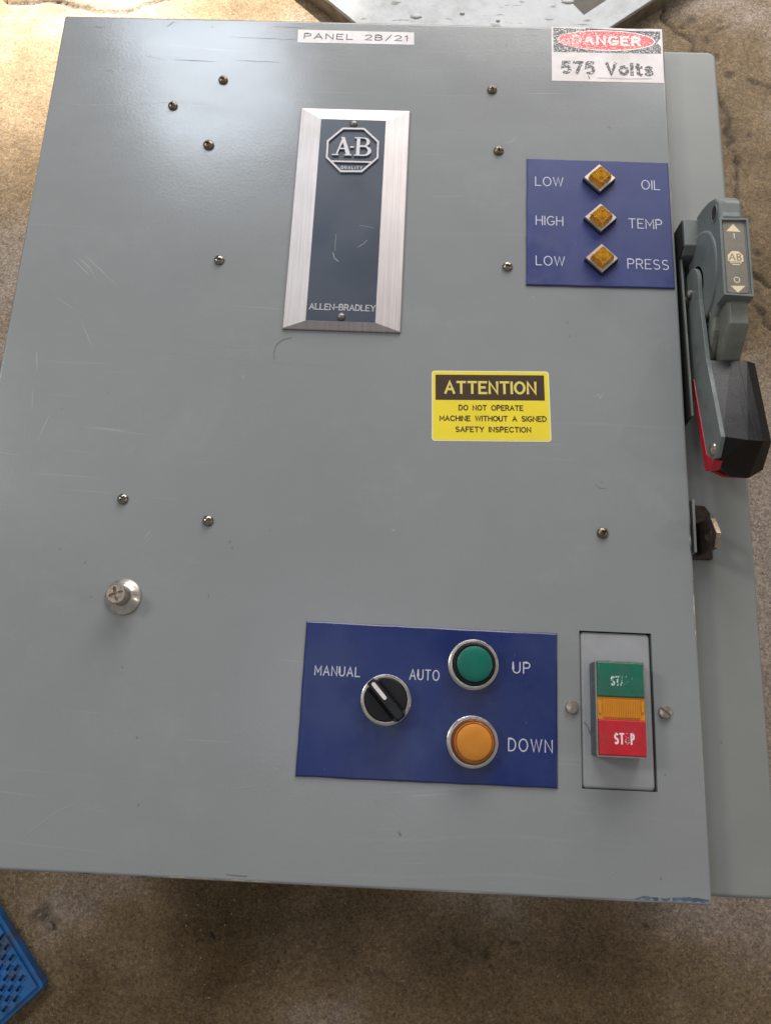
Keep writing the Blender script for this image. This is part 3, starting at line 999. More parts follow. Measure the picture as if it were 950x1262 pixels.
def letterA(bm, ox, oy, s, z0, z1):
    def T(p): return [(ox + x * s, oy + y * s) for x, y in p]
    prism(bm, T([(3.3, .5), (4.6, .5), (8.6, 12.5), (9.9, 16.6), (8.4, 18.3)]), z0, z1)                       # thin left leg
    prism(bm, T([(12.3, .5), (15.9, .5), (10.2, 18.4), (7.0, 18.4), (8.0, 16.2)]), z0, z1 + .03)             # thick right leg
    prism(bm, T([(5.6, 6.1), (13.0, 6.1), (12.6, 7.4), (6.0, 7.4)]), z0, z1 - .03)
    prism(bm, T([(0.2, -.2), (5.8, -.2), (5.8, .9), (.2, .9)]), z0, z1 + .05)
    prism(bm, T([(10.6, -.2), (17.0, -.2), (17.0, .9), (10.6, .9)]), z0, z1 + .05)
def letterB(bm, ox, oy, s, z0, z1):
    def T(p): return [(ox + x * s, oy + y * s) for x, y in p]
    prism(bm, T([(1.8, .3), (4.8, .3), (4.8, 18.4), (1.8, 18.4)]), z0, z1)
    prism(bm, T([(0, 0), (5.6, 0), (5.6, 1.1), (0, 1.1)]), z0, z1 + .05)
    prism(bm, T([(0, 17.7), (5.6, 17.7), (5.6, 18.8), (0, 18.8)]), z0, z1 + .05)
    def bowl(x0, yc, ro, ry, ri, riy, dz):
        outer = arc(x0, yc, ro, ry, -90, 90, 12)
        inner = arc(x0, yc, ri, riy, 90, -90, 12)
        prism(bm, T([(4.4, yc - ry)] + outer + [(4.4, yc + ry), (4.4, yc + riy)] + inner + [(4.4, yc - riy)]), z0, z1 + dz)
    bowl(8.2, 14.2, 5.0, 4.5, 2.2, 3.5, .02)
    bowl(8.6, 5.1, 6.2, 5.05, 3.1, 3.9, -.02)
bm = newbm(); letterA(bm, -17.3, 216.0, 1.0, 5.1, 6.5)
finish2('lettering', bm, M['np_letter'], nameplate)
bm = newbm(); letterB(bm, 1.7, 215.8, 1.0, 5.1, 6.5)
finish2('lettering', bm, M['np_letter'], nameplate)
bm = newbm(); prism(bm, [(-1.8, 223.8), (1.2, 223.9), (1.2, 225.4), (-1.8, 225.3)], 5.1, 6.4)
finish2('lettering', bm, M['np_letter'], nameplate)
words('lettering', 'QUALITY', -8.6, 9.3, 203.1, 206.0, 5.3, .5, M['np_letter'], nameplate, gap=.55, cond=.8)
words('lettering', 'ALLEN-BRADLEY', -26.6, 27.0, 68.2, 73.2, 5.3, .8, M['np_letter'], nameplate, gap=.24, serif=True)
for pts, w in (([(-9.0, 139), (-9.2, 130), (-8.8, 123)], .35), ([(-10.5, 121), (-9, 116), (-5.6, 113.2)], .8), ([(17, 134), (15, 131), (10, 127)], .5), ([(10, 148), (22, 146)], .3)):
    bm = newbm(); strip(bm, pts, w * .7, 5.2)
    finish2('scratch', bm, M['scratch'], nameplate, keep=True)

# ---- engraved blue legend plates
def legend_plate(label, poly, m, z1=1.6):
    bm = newbm()
    pts = []
    n = len(poly)
    for i in range(n):
        (x0, y0), (x1, y1) = poly[i], poly[(i + 1) % n]
        k = 14
        for j in range(k):
            s = j / k
            jx, jy = (random.uniform(-.12, .12), random.uniform(-.18, .18)) if j else (0, 0)
            pts.append((x0 + (x1 - x0) * s + jx, y0 + (y1 - y0) * s + jy))
    cx = sum(p[0] for p in poly) / n; cy = sum(p[1] for p in poly) / n
    def ins(d): return [(x + d * (1 if x < cx else -1) * min(1, abs(x - cx) / 40), y + d * (1 if y < cy else -1) * min(1, abs(y - cy) / 30)) for x, y in pts]
    loft(bm, [[W(x, y, .02) for x, y in pts], [W(x, y, z1 - .45) for x, y in pts], [W(x, y, z1) for x, y in ins(.8)]])
    o = finish2('legend_plate', bm, m, cab)
    o['label'] = label
    bmr = newbm()
    loft(bmr, [[W(x + (x - cx) * .0001 + random.uniform(.25, .8) * (1 if x > cx else -1), y + random.uniform(.25, .75) * (1 if y > cy else -1), z) for x, y in pts] for z in (.01, .35)])
    finish2('adhesive_bed', bmr, M['scratch_dark'], o)
    # dark old adhesive squeezed out along the lower edge
    bm = newbm()
    (xa, ya), (xb, yb) = poly[0], poly[1]
    N = 60
    T_, B_ = [], []
    for i in range(N + 1):
        s = i / N
        x = xa + (xb - xa) * s; y = ya + (yb - ya) * s
        T_.append(bm.verts.new(W(x, y + .3, .5)))
        B_.append(bm.verts.new(W(x, y - .25 - 1.0 * max(0, math.sin(s * 40 + xa) * math.sin(s * 13)) * random.random(), .12)))
    for i in range(N):
        bm.faces.new((B_[i], B_[i + 1], T_[i + 1], T_[i]))
    finish2('adhesive', bm, M['scratch_dark'], o, keep=True)
    return o
up = legend_plate('small square blue plate engraved LOW OIL, HIGH TEMP and LOW PRESS', [(150.4, 99.2), (272.0, 100.2), (271.8, 221.6), (151.2, 221.8)], M['blue_hazy'])
ZL = 1.65
for t, a in (('LOW', (158.3, 181.6, 194.9, 203.4)), ('OIL', (248.6, 263.6, 194.2, 203.0)), ('HIGH', (158.6, 181.0, 156.4, 164.8)), ('TEMP', (236.4, 263.8, 155.9, 164.7)), ('LOW', (158.5, 181.8, 118.0, 126.4)), ('PRESS', (234.2, 267.5, 117.5, 126.2))):
    words('lettering', t, *a, ZL, .8, M['engraved'], up, gap=.26, y0r=a[2] - .3)
lo = legend_plate('wide blue plate engraved MANUAL, AUTO, UP and DOWN', [(-11.6, -294.7), (171.4, -294.6), (172.2, -187.2), (-11.3, -185.8)], M['blue'])
for t, a in (('MANUAL', (-2.8, 29.6, -224.2, -217.8)), ('AUTO', (66.0, 87.0, -224.4, -217.4)), ('UP', (140.4, 152.4, -216.6, -209.0)), ('DOWN', (137.4, 168.0, -270.8, -262.6))):
    words('lettering', t, *a, ZL, .8, M['engraved'], lo, gap=.34)

# ---- square amber indicator lights turned on their corner
for x, y, lab in ((212.0, 201.0, 'amber indicator beside LOW OIL'), (212.0, 162.2, 'amber indicator beside HIGH TEMP'), (212.0, 123.5, 'amber indicator beside LOW PRESS')):
    bm = newbm()
    def dia(rr, z): return [W(x + rr * math.cos(R_(90 * k)), y + rr * math.sin(R_(90 * k)), z) for k in range(4)]
    loft(bm, [dia(13.6, 1.62), dia(13.6, 5.6), dia(13.0, 6.2), dia(9.6, 6.2), dia(9.4, 5.2)])
    bz = finish2('indicator_light', bm, M['chrome'], cab)
    bz['label'] = lab
    bm = newbm()
    loft(bm, [dia(13.9, 1.63), dia(13.9, 3.2)])
    finish2('gasket', bm, M['black'], bz)
    bm = newbm()
    def sq(rr, z, c=.72):
        p = []
        for k in range(4):
            a = R_(90 * k)
            for d in (-1, 1):
                u, v = rr * c, d * rr * (1 - c)
                p.append(W(x + u * math.cos(a) - v * math.sin(a), y + u * math.sin(a) + v * math.cos(a), z))
        return p
    loft(bm, [sq(10.2, 5.3, .93), sq(9.9, 8.2, .93), sq(8.7, 10.3, .90), sq(8.2, 10.55, .90)])
    lens = finish2('lens', bm, M['amber'], bz)
    bz.data.materials.clear(); bz.data.materials.append(M['rim'])
    bm = newbm()
    for rr in (.9, 2.3, 3.7):
        pr = [(rr - .4, 10.5), (rr - .3, 11.1), (rr, 11.35), (rr + .3, 11.1), (rr + .4, 10.5)]
        rings = [[W(x + q * math.cos(2 * math.pi * i / 20), y + q * math.sin(2 * math.pi * i / 20), h) for i in range(20)] for q, h in pr]
        loft(bm, rings, False, False)
    for k in range(4):
        a = R_(90 * k + 45)
        for s in (4.9,):
            ux, uy = math.cos(a), math.sin(a)
            c = (x + ux * s, y + uy * s)
            hw = 2.4
            p = [(c[0] - uy * hw, c[1] + ux * hw), (c[0] + uy * hw, c[1] - ux * hw), (c[0] + uy * hw + ux * .45, c[1] - ux * hw + uy * .45), (c[0] - uy * hw + ux * .45, c[1] + ux * hw + uy * .45)]
            zz = 10.7
            prism(bm, p, zz - .8, zz + .25)
    finish2('lens_rings', bm, M['amber_ridge'], lens)

# ---- round operators
def bezel(x, y, label, name, h=9.0):
    bm = newbm()
    pr = [(18.0, 1.62), (18.0, 3.0), (17.2, 3.4), (17.2, h - 2.0), (17.7, h - 1.2), (17.6, h - .3), (16.9, h), (15.6, h), (15.0, h - .5), (14.7, h - 3.5)]
    lathe(bm, x, y, pr, 56)
    o = finish2(name, bm, M['chrome'], cab, smooth=28)
    o['label'] = label
    return o
bz = bezel(111.4, -212.3, 'green UP pushbutton with a black surround', 'pushbutton')
bm = newbm(); lathe(bm, 111.5, -212.4, [(15.0, 6.5), (15.0, 9.6), (14.5, 10.2), (13.4, 10.2), (13.2, 8.5)], 48); finish2('collar', bm, M['black'], bz, smooth=30)
bm = newbm(); lathe(bm, 111.6, -212.5, [(12.6, 8.4), (12.6, 13.0), (12.3, 13.7), (11.4, 14.1), (8.5, 14.6), (5, 14.9), (1.5, 15.05)], 48); finish2('cap', bm, M['green_cap'], bz, smooth=30)
bz = bezel(111.6, -266.1, 'orange DOWN pushbutton with an amber surround', 'pushbutton')
bm = newbm(); lathe(bm, 111.8, -266.2, [(15.2, 6.5), (15.2, 9.4), (14.8, 10.0), (14.2, 10.0), (13.9, 8.8)], 48); finish2('collar', bm, M['amber_dark'], bz, smooth=30)
bm = newbm(); lathe(bm, 112.0, -266.3, [(14.0, 8.4), (14.0, 11.2), (13.5, 11.8), (12.8, 11.6), (12.6, 11.0)], 48); ar = finish2('lens_skirt', bm, M['amber_ring'], bz, smooth=30)
bm = newbm(); lathe(bm, 112.1, -266.3, [(12.3, 10.4), (12.3, 13.2), (12.0, 13.8), (11.4, 14.1), (6, 14.4), (1.5, 14.5)], 48); finish2('cap', bm, M['orange_cap'], bz, smooth=30)
bz = bezel(49.4, -239.8, 'black two-position selector switch pointing to MANUAL', 'selector_switch')
bm = newbm(); lathe(bm, 49.4, -239.8, [(15.2, 6.5), (15.2, 9.4), (14.6, 10.0), (6, 10.2), (1, 10.2)], 48); finish2('dial', bm, M['black'], bz, smooth=30)
bm = newbm()
cx, cy = 49.6, -240.0
d = Vector((62.0 - 38.2, -253.4 + 227.2)).normalized(); n_ = Vector((-d.y, d.x))
def bar(hl, hw, z, e=.55):
    pts = []
    for s, t in ((-1, -e), (-1, e), (-.86, 1), (.86, 1), (1, e), (1, -e), (.86, -1), (-.86, -1)):
        q = Vector((cx, cy)) + d * (hl * s) + n_ * (hw * t)
        pts.append(W(q.x, q.y, z))
    return pts
loft(bm, [bar(17.2, 5.6, 10.0), bar(17.2, 4.6, 12.5), bar(16.8, 3.6, 19.0), bar(16.2, 2.9, 20.0)])
finish2('knob_bar', bm, M['black_grip'], bz)
bm = newbm()
pts = []
for s in np.linspace(-90, 90, 7):
    q = Vector((cx, cy)) + d * (-1.2 + 1.35 * math.cos(R_(s))) + n_ * (1.35 * math.sin(R_(s)))
    pts.append((q.x, q.y))
for s in np.linspace(90, 270, 7):
    q = Vector((cx, cy)) + d * (-13.4 + 1.35 * math.cos(R_(s))) + n_ * (1.35 * math.sin(R_(s)))
    pts.append((q.x, q.y))
prism(bm, pts, 19.6, 20.25)
finish2('pointer_mark', bm, M['label_white'], bz)

# ---- start / stop station set in its opening
bm = newbm()
pan = []
for dd, z in ((0, -11.5), (0, -3.6), (.4, -2.4), (1.3, -1.5), (2.4, -1.2)):
    pan.append([W(x, y, z) for x, y in rrect(189.1 + dd, 240.5 - dd, -293.9 + dd, -184.3 - dd, 2.6, 5)])
loft(bm, pan)
st_pan = finish2('start_stop_station', bm, M['pan_paint'], cab)
st_pan['label'] = 'recessed start and stop push station in the lower right of the door'
bm = newbm()
prism(bm, [(187, -295.5), (243, -295.5), (243, -182), (187, -182)], -17.2, -12.3)
finish2('back_plate', bm, M['dark_gap'], st_pan)
bm = newbm()
prism(bm, rrect(196.0, 230.4, -271.6, -206.6, 1.6, 4), -1.3, 15.6)
finish2('housing', bm, M['station'], st_pan)
bm = newbm()
fo, fi = rrect(195.8, 230.6, -271.8, -206.4, 1.6, 4), rrect(196.8, 229.6, -270.9, -207.3, .6, 4)
rr = [[W(x, y, z) for x, y in p] for p, z in ((fo, 15.0), (fo, 17.0), (fi, 17.0), (fi, 15.2))]
loft(bm, rr, False, False)
finish2('frame', bm, M['chrome'], st_pan)
bm = newbm(); box(bm, 197.0, 229.4, -231.3, -207.5, 15.4, 18.6); finish2('start_button', bm, M['button_green'], st_pan, bevel=.8)
bm = newbm(); box(bm, 197.0, 229.4, -270.7, -246.8, 15.4, 19.4); finish2('stop_button', bm, M['button_red'], st_pan, bevel=.8)
bm = newbm()
box(bm, 197.0, 229.4, -246.6, -231.5, 15.4, 17.2)
box(bm, 200.6, 226.0, -245.4, -232.9, 17.0, 18.0)
k = 0
x = 201.0
while x < 225.6:
    box(bm, x, x + .62, -245.0, -233.2, 17.8, 18.45)
    x += 1.22
box(bm, 226.9, 228.7, -241.2, -235.4, 17.0, 18.1)
box(bm, 197.7, 199.3, -242.6, -236.0, 17.0, 18.1)
finish2('pilot_lens', bm, M['amber_bar'], st_pan)
for t, a0, a1 in (('S', 206.6, 208.5), ('T', 209.9, 211.9), ('A', 213.1, 215.5), ('R', 216.9, 218.6), ('T', 219.9, 221.8)):
    words('lettering', t, a0, a1, -223.2, -217.5, 18.66, 1.1, M['start_text'], st_pan)
for t, a0, a1, mm in (('S', 207.7, 209.7, M['stop_text']), ('T', 211.3, 213.5, M['stop_text']), ('O', 215.1, 217.1, M['stop_worn']), ('P', 218.9, 220.6, M['stop_text'])):
    words('lettering', t, a0, a1, -262.6, -256.1, 19.46, 1.2, mm, st_pan)
# wire scrap / hair beside the station
bm = newbm(); strip(bm, [(191.6, -248.9), (194.0, -252.2), (195.4, -256.8), (196.0, -257)], .55, -.9); strip(bm, [(195.2, -256.0), (197, -252.5), (198.6, -251)], .35, -.8)
finish2('scratch', bm, M['scratch_dark'], st_pan, keep=True)
# slotted screws
for x, y, a in ((182.4, -239.1, 76), (248.5, -239.5, -38)):
    bm = newbm()
    lathe(bm, x, y, [(4.6, .02), (4.6, 1.7), (4.2, 2.4), (2.6, 2.8), (.3, 2.9)], 28)
    o = finish2('slotted_screw', bm, M['steel'], cab, smooth=35)
    bm = newbm()
    ca, sa = math.cos(R_(a)), math.sin(R_(a))
    prism(bm, [(x + u * ca - v * sa, y + u * sa + v * ca) for u, v in ((-6, -.8), (6, -.8), (6, .8), (-6, .8))], .6, 5)
    boolean(o, finish2('cutter', bm, None))
    o.parent = cab

# ---- stickers
def sheet(name, poly, z0, z1, m, parent):
    bm = newbm()
    prism(bm, poly, z0, z1)
    return finish2(name, bm, m, parent)
def affine(p0, p1, p2, p3):      # corners TL TR BR BL -> function of (u,v) in 0..1 from top left
    def f(u, v):
        return (p0[0] * (1 - u) * (1 - v) + p1[0] * u * (1 - v) + p2[0] * u * v + p3[0] * (1 - u) * v,
                p0[1] * (1 - u) * (1 - v) + p1[1] * u * (1 - v) + p2[1] * u * v + p3[1] * (1 - u) * v)
    return f
# attention sticker, set slightly askew
def rot2(pts, cx, cy, a):
    c, s = math.cos(R_(a)), math.sin(R_(a))
    return [(cx + (x - cx) * c - (y - cy) * s, cy + (x - cx) * s + (y - cy) * c) for x, y in pts]
AC = (122.4, -8.9)
AA = 1.7
att = sheet('attention_sticker', rot2(rrect(75.6, 169.2, -38.9, 21.1, 2.6), *AC, AA), .02, .14, M['vinyl_edge'], cab)
att['label'] = 'yellow ATTENTION sticker with a dark brown header'
sheet('yellow_field', rot2(rrect(76.5, 168.3, -38.0, 20.2, 2.0), *AC, AA), .10, .20, M['yellow'], att)
sheet('header', rot2([(78.6, -4.2), (165.2, -4.2), (165.2, 17.6), (78.6, 17.6)], *AC, AA), .16, .25, M['att_brown'], att)
def att_text(t, x0, x1, y0, y1, m, bold):
    w = bold * .92
    o = words('lettering', t, x0 + w / 2, x1 - w / 2, y0 + w / 2, y1 - w / 2, .29, w, m, att, gap=.3 if w > 1.2 else .27)
    me = o.data
    co = np.empty(len(me.vertices) * 3); me.vertices.foreach_get('co', co); co = co.reshape(-1, 3)
    c, s = math.cos(R_(AA)), math.sin(R_(AA))
    X = co[:, 0] - AC[0] / 1000; Y = co[:, 1] - AC[1] / 1000
    co[:, 0] = AC[0] / 1000 + X * c - Y * s; co[:, 1] = AC[1] / 1000 + X * s + Y * c
    me.vertices.foreach_set('co', co.ravel())
att_text('ATTENTION', 85.6, 159.0, .9, 12.2, M['yellow_print'], 2.1)
att_text('DO NOT OPERATE', 96.8, 148.0, -13.1, -8.3, M['att_brown'], .92)
att_text('MACHINE WITHOUT A SIGNED', 81.6, 166.0, -22.2, -17.4, M['att_brown'], .92)
att_text('SAFETY INSPECTION', 94.2, 153.6, -31.4, -26.6, M['att_brown'], .92)

pan_l = sheet('panel_label', [(-56.8, 340.5), (49.4, 341.1), (48.7, 354.9), (-57.1, 355.0)], .02, .16, M['label_white'], cab)
pan_l['label'] = 'narrow white tape label reading PANEL 2B/21'
words('lettering', 'PANEL 2B/21', -51.0, 42.8, 345.2, 350.8, .2, .95, M['label_ink'], pan_l, gap=.34)

dg_poly = [(173.6, 305.4), (272.9, 305.9), (273.6, 365.2)]
edge = [(273.6 - 100 * s, 365.2 + .25 * math.sin(17 * s) + random.uniform(-.25, .1)) for s in np.linspace(.03, .97, 24)]
dan = sheet('danger_sticker', dg_poly + edge + [(173.6, 365.3)], .02, .16, M['danger_white'], cab)
dan['label'] = 'worn white DANGER sticker reading 575 Volts in the top right corner of the door'
sheet('black_field', [(175.3, 336.9), (271.6, 337.8), (271.9, 345), (268.5, 350.0), (271.8, 355), (271.9, 362.6), (240, 362.4), (215, 363.3), (175.2, 363.8)], .12, .22, M['danger_black'], dan)
sheet('red_oval', arc(222.8, 350.9, 43, 10.6, 0, 355, 48), .18, .27, M['danger_red'], dan)
bm = newbm()
oo, oi = arc(222.8, 350.9, 44.2, 11.6, 0, 355, 48), arc(222.8, 350.9, 42.8, 10.4, 0, 355, 48)
a = [bm.verts.new(W(x, y, .29)) for x, y in oo]; b = [bm.verts.new(W(x, y, .29)) for x, y in oi]
for i in range(len(a)):
    j = (i + 1) % len(a); bm.faces.new((a[i], a[j], b[j], b[i]))
finish2('oval_border', bm, M['danger_text'], dan, keep=True)
words('lettering', 'DANGER', 193.0, 252.6, 347.0, 355.6, .33, 2.6, M['danger_text'], dan, gap=.42, y0r=346.2)
words('lettering', '575', 183.0, 210.8, 314.6, 325.9, .24, 3.1, M['volts_text'], dan, gap=.36)
words('lettering', 'Volts', 222.6, 262.6, 314.2, 325.6, .24, 3.1, M['volts_text'], dan, gap=.38)
for pts, w in (([(205, 363.9), (232, 362.6), (271, 360.6)], .8), ([(206, 311.5), (207, 308.6)], .7), ([(214, 309.6), (240, 309.2), (262, 310.2)], .3)):
    bm = newbm(); strip(bm, pts, w, .40)
    finish2('tear', bm, M['scratch_dark'], dan, keep=True)

# ---- operating handle on the flange
hd = newbm()
prism(hd, [(160.7, -20), (160.7, 8.9), (135.9, 9.2), (131, 2), (131, -20)], 279.3, 292, axis='x')
handle = finish2('operating_handle', hd, M['handle_paint'], cab, bevel=.8)
handle['label'] = 'grey rotary disconnect handle with a black and red grip, thrown to OFF'
bm = newbm()
prism(bm, [(130.8, -19.9), (130.8, -3), (-12, 2.0), (-13.5, -19.9)], 279.3, 280.9, axis='x')
finish2('side_plate', bm, M['arm_paint'], handle)
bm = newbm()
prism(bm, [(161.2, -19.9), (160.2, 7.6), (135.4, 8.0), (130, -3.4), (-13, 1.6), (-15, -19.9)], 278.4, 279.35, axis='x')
finish2('gap_shade_plate', bm, M['dark_gap'], handle)  # black plate standing in for the shaded gap beside the door edge
# housing: rounded cheek with a raised round boss
cheek = [(161.5, 2), (164.7, 9), (163.6, 20), (160.3, 33.5), (154.8, 45.8), (147.2, 52), (66.2, 52), (65.4, 35), (54.0, 21), (52, 8), (60, -18), (150, -18)]
bm = newbm(); prism(bm, cheek, 291, 309, axis='x')
housing = finish2('housing', bm, M['handle_paint'], handle, bevel=2.4, seg=4)
bm = newbm()
prism(bm, [(154.5, 36), (152.5, 45), (147.6, 50.5), (131.5, 52.8), (131.5, 36)], 292.6, 308.2, axis='x')
finish2('crown', bm, M['handle_paint'], handle, bevel=2.2, seg=4)
bm = newbm()
lathe(bm, 104, 5, [(38.4, 288.8), (40, 289.4), (40.6, 291.4)][::1], 56, axis='x')
lathe_o = finish2('boss', bm, M['handle_paint'], handle, bevel=.5)
for y, z, rr in ((141.7, 43.5, 5.2), (64.5, 17.8, 4.4)):
    bm = newbm(); 
    pr = [(rr + 1.1, 290.9), (rr + .9, 290.35), (rr, 290.35), (rr - .5, 290.9)]
    rings = [[W(h, y + q * 1.15 * math.cos(2 * math.pi * i / 24), z + q * math.sin(2 * math.pi * i / 24)) for i in range(24)] for q, h in pr]
    loft(bm, rings, False, False)
    ho = finish2('bolt_hole', bm, M['handle_paint'], handle)
    bm = newbm()
    rings = [[W(h, y + q * 1.15 * math.cos(2 * math.pi * i / 24), z + q * math.sin(2 * math.pi * i / 24)) for i in range(24)] for q, h in ((rr - .1, 290.93), (rr - .1, 290.6), (rr * .3, 290.7))]
    loft(bm, rings)
    finish2('bolt_or_hole_disc', bm, M['hasp'], ho)  # dark disc standing in for the shade inside the hole
# rating plate in its frame
bm = newbm()
fo = [(289.6, 64.6), (312.0, 63.6), (312.4, 131.4), (290.2, 130.8)]
fi = [(291.6, 66.2), (310.3, 65.6), (310.7, 129.4), (292.2, 128.9)]
loft(bm, [[W(x, y, z) for x, y in p] for p, z in ((fo, 38), (fo, 53.6), (fi, 53.6), (fi, 51.6))])
frm = finish2('plate_frame', bm, M['handle_paint'], handle, bevel=.4)
bm = newbm()
prism(bm, rrect(293.0, 309.0, 67.3, 127.9, 2.6), 51.4, 52.2)
finish2('indicator_plate', bm, M['taupe'], frm)
zt = 52.3
bm = newbm(); prism(bm, [(295.3, 120.0), (306.2, 119.7), (300.9, 126.6)], 52.1, zt); finish2('on_arrow', bm, M['cream'], frm)
bm = newbm(); prism(bm, [(295.6, 73.0), (306.6, 73.3), (300.6, 67.3)], 52.1, zt); finish2('off_arrow', bm, M['cream'], frm)
bm = newbm(); strip(bm, [(301.0, 114.4), (301.0, 118.2)], .8, zt); finish2('lettering', bm, M['cream'], frm, keep=True)
bm = newbm(); strip(bm, arc(300.5, 78.2, 2.1, 2.2, 0, 360, 20), .7, zt); finish2('lettering', bm, M['cream'], frm, keep=True)
oc = [(300.8 + 6.3 * math.cos(R_(22.5 + 45 * k)), 96.8 + 6.5 * math.sin(R_(22.5 + 45 * k))) for k in range(8)]
bm = newbm(); prism(bm, oc, 52.1, zt); finish2('emblem', bm, M['cream'], frm)
bm = newbm()
strip(bm, [(296.0, 95.0), (298.4, 100.4), (300.4, 95.0)], .8, zt + .06); strip(bm, [(296.8, 96.8), (299.8, 96.8)], .5, zt + .08)
strip(bm, [(302.0, 95.0), (302.0, 100.2), (303.8, 100.2), (304.7, 99.2), (303.8, 97.9), (302.1, 97.8)], .75, zt + .06)
strip(bm, [(302.2, 97.7), (304.2, 97.5), (305.2, 96.3), (304.2, 95.1), (302.2, 95.1)], .75, zt + .08)
strip(bm, [(295.2, 93.5), (306.4, 93.5)], .45, zt + .06); strip(bm, [(297.8, 92.2), (303.8, 92.2)], .8, zt + .06)
finish2('lettering', bm, M['taupe'], frm, keep=True)
# inner arm that reaches down into the grip
bm = newbm()
sec = []
for (y, zc, x0, x1, zb) in ((72, 47, 294.5, 311.2, 30), (46, 45, 295.6, 311.2, 22), (33, 30, 296.0, 311.5, 10), (22, 17, 296.8, 312.0, 0), (12, 12, 297, 312, -4)):
    c = 2.2
    sec.append([W(x0, y, zb), W(x0, y, zc - c), W(x0 + c * .8, y, zc), W(x1 - c * .8, y, zc), W(x1, y, zc - c), W(x1, y, zb)])
loft(bm, sec)
finish2('arm', bm, M['arm_paint'], handle, bevel=.5)
bm = newbm()
sec = []
for (y, zc, x0, x1, zb) in ((66, 30, 291.5, 296.5, -6), (50, 26, 290.5, 295.8, -8), (32, 14, 289.8, 295.2, -12), (22, 6, 289.8, 295.2, -15)):
    sec.append([W(x0, y, zb), W(x0, y, zc - 2), W(x0 + 1.5, y, zc), W(x1, y, zc), W(x1, y, zb)])
loft(bm, sec)
finish2('inner_arm', bm, M['arm_paint'], handle, bevel=.4)
# lever: flat steel bar with rounded pivot end
bm = newbm()
piv = [(99.5 + 17.6 * math.cos(R_(t)), -.5 + 17.6 * math.sin(R_(t))) for t in range(-105, 100, 15)]
lev = piv + [(82, 16.4), (53, 20.3), (27, 24.0), (-43, 41.2), (-57.6, 31), (-49, 24), (-55, 11), (-50.7, 10.4), (21.3, -5.4), (43, -14.1), (62, -15.2), (84, -17.2)]
lev = piv + [(82, 16.4), (53, 20.3), (27, 23.0), (-44, 41.0), (-56.5, 30.5), (-54.5, 11.6), (-50.7, 10.4), (21.3, -5.4), (43, -14.1), (62, -15.2), (84, -17.2)]
prism(bm, lev, 285.2, 288.6, axis='x')
lever = finish2('lever', bm, M['handle_paint'], handle, bevel=.5)
bm = newbm()
lathe(bm, 99.5, -.5, [(19.4, 288.8), (19.4, 290.6), (18.8, 291.2)], 40, axis='x')
finish2('pivot_disc', bm, M['handle_paint'], lever)
for y, z in ((95.4, -10.5), (95.6, -.3)):
    bm = newbm(); lathe(bm, y, z, [(3.9, 285.6), (3.8, 283.2), (2.8, 282.0), (.4, 281.8)], 20, axis='x')
    finish2('bolt_or_hole_disc', bm, M['rivet'], lever, smooth=35)
bm = newbm(); lathe(bm, -48.0, 25.0, [(5.0, 285.4), (4.7, 284.4), (3.2, 283.5), (.5, 283.1)], 22, axis='x')
finish2('rivet', bm, M['steel'], lever, smooth=40)
# red insert below the grip
bm = newbm()
red = [(22, -4), (-48, 13), (-57, 26), (-62, 19), (-59.5, 8.4), (-54, 6.6), (-20, 0.8), (23.5, -8.4)]
prism(bm, red, 284.6, 291.5, axis='x')
finish2('red_insert', bm, M['red_grip'], handle, bevel=.4)
bm = newbm()
prism(bm, [(291.4, -40), (291.4, -58.2), (300, -62.2), (318, -62.4), (326, -57), (326, -40)], 2.4, 5.6)
finish2('red_base', bm, M['red_grip'], handle, bevel=.4)
# grip
bm = newbm()
for p in [(287.0, 27.7, 19.5), (289.9, 27.0, 19.0), (302.8, 24.6, 25.0), (315.5, 25.6, 24.4), (324.0, 26.6, 19.0), (289.0, 27.7, -4), (325.0, 27.0, -4),
          (287.0, -43.3, 39.5), (290.2, -44.4, 38.0), (303.6, -46.8, 43.0), (315.2, -46.8, 42.2), (323.2, -45.0, 36.8),
          (289.2, -57.0, 22), (293.5, -57.6, 8), (304, -63.0, 6.0), (318.0, -63.4, 6.0), (328.0, -57.4, 9), (328.6, -50, 12), (290, -46, 4.5), (327, -46, 4.5)]:
    bm.verts.new(W(*p))
bmesh.ops.convex_hull(bm, input=bm.verts)
grip = finish2('grip', bm, M['black_grip'], handle, bevel=.35)
bm = newbm()
v = [bm.verts.new(W(*p)) for p in ((308.9, 25.4, 24.75), (309.3, 25.4, 24.75), (310.2, -46.6, 42.6), (309.8, -46.6, 42.6))]
bm.faces.new(v)
for q in v: q.co.z += .00012
finish2('mould_line', bm, M['black'], grip, keep=True)

# ---- padlock hasp at the door edge
hb = newbm()
prism(hb, [(-79, -20), (-79, -2.5), (-120.5, -3.5), (-120.5, -20)], 277.6, 279.3, axis='x')
hasp = finish2('padlock_hasp', hb, M['paint_body'], cab)
hasp['label'] = 'small brown steel padlock hasp at the right edge of the door'
bm = newbm()
prism(bm, [(277.6, -123), (296, -123), (296, -86), (292, -80), (277.6, -79)], -20, -15.5)
finish2('foot', bm, M['hasp'], hasp, bevel=1.2, seg=3)
bm = newbm()
prism(bm, [(-94.5, -18), (-96.9, 2), (-98.9, 15.5), (-112.2, 24.5), (-121.8, 19.8), (-121, 0), (-119.5, -18)], 284, 287, axis='x')
hp = finish2('hasp_plate', bm, M['hasp'], hasp)
bm = newbm()
rings = [[W(h, -109.4 + 4.6 * math.cos(2 * math.pi * i / 24), 8.6 + 6.6 * math.sin(2 * math.pi * i / 24)) for i in range(24)] for h in (282, 290)]
loft(bm, rings)
boolean(hp, finish2('cutter', bm, None))
hp.parent = hasp
hp.modifiers.clear()
bm = newbm()
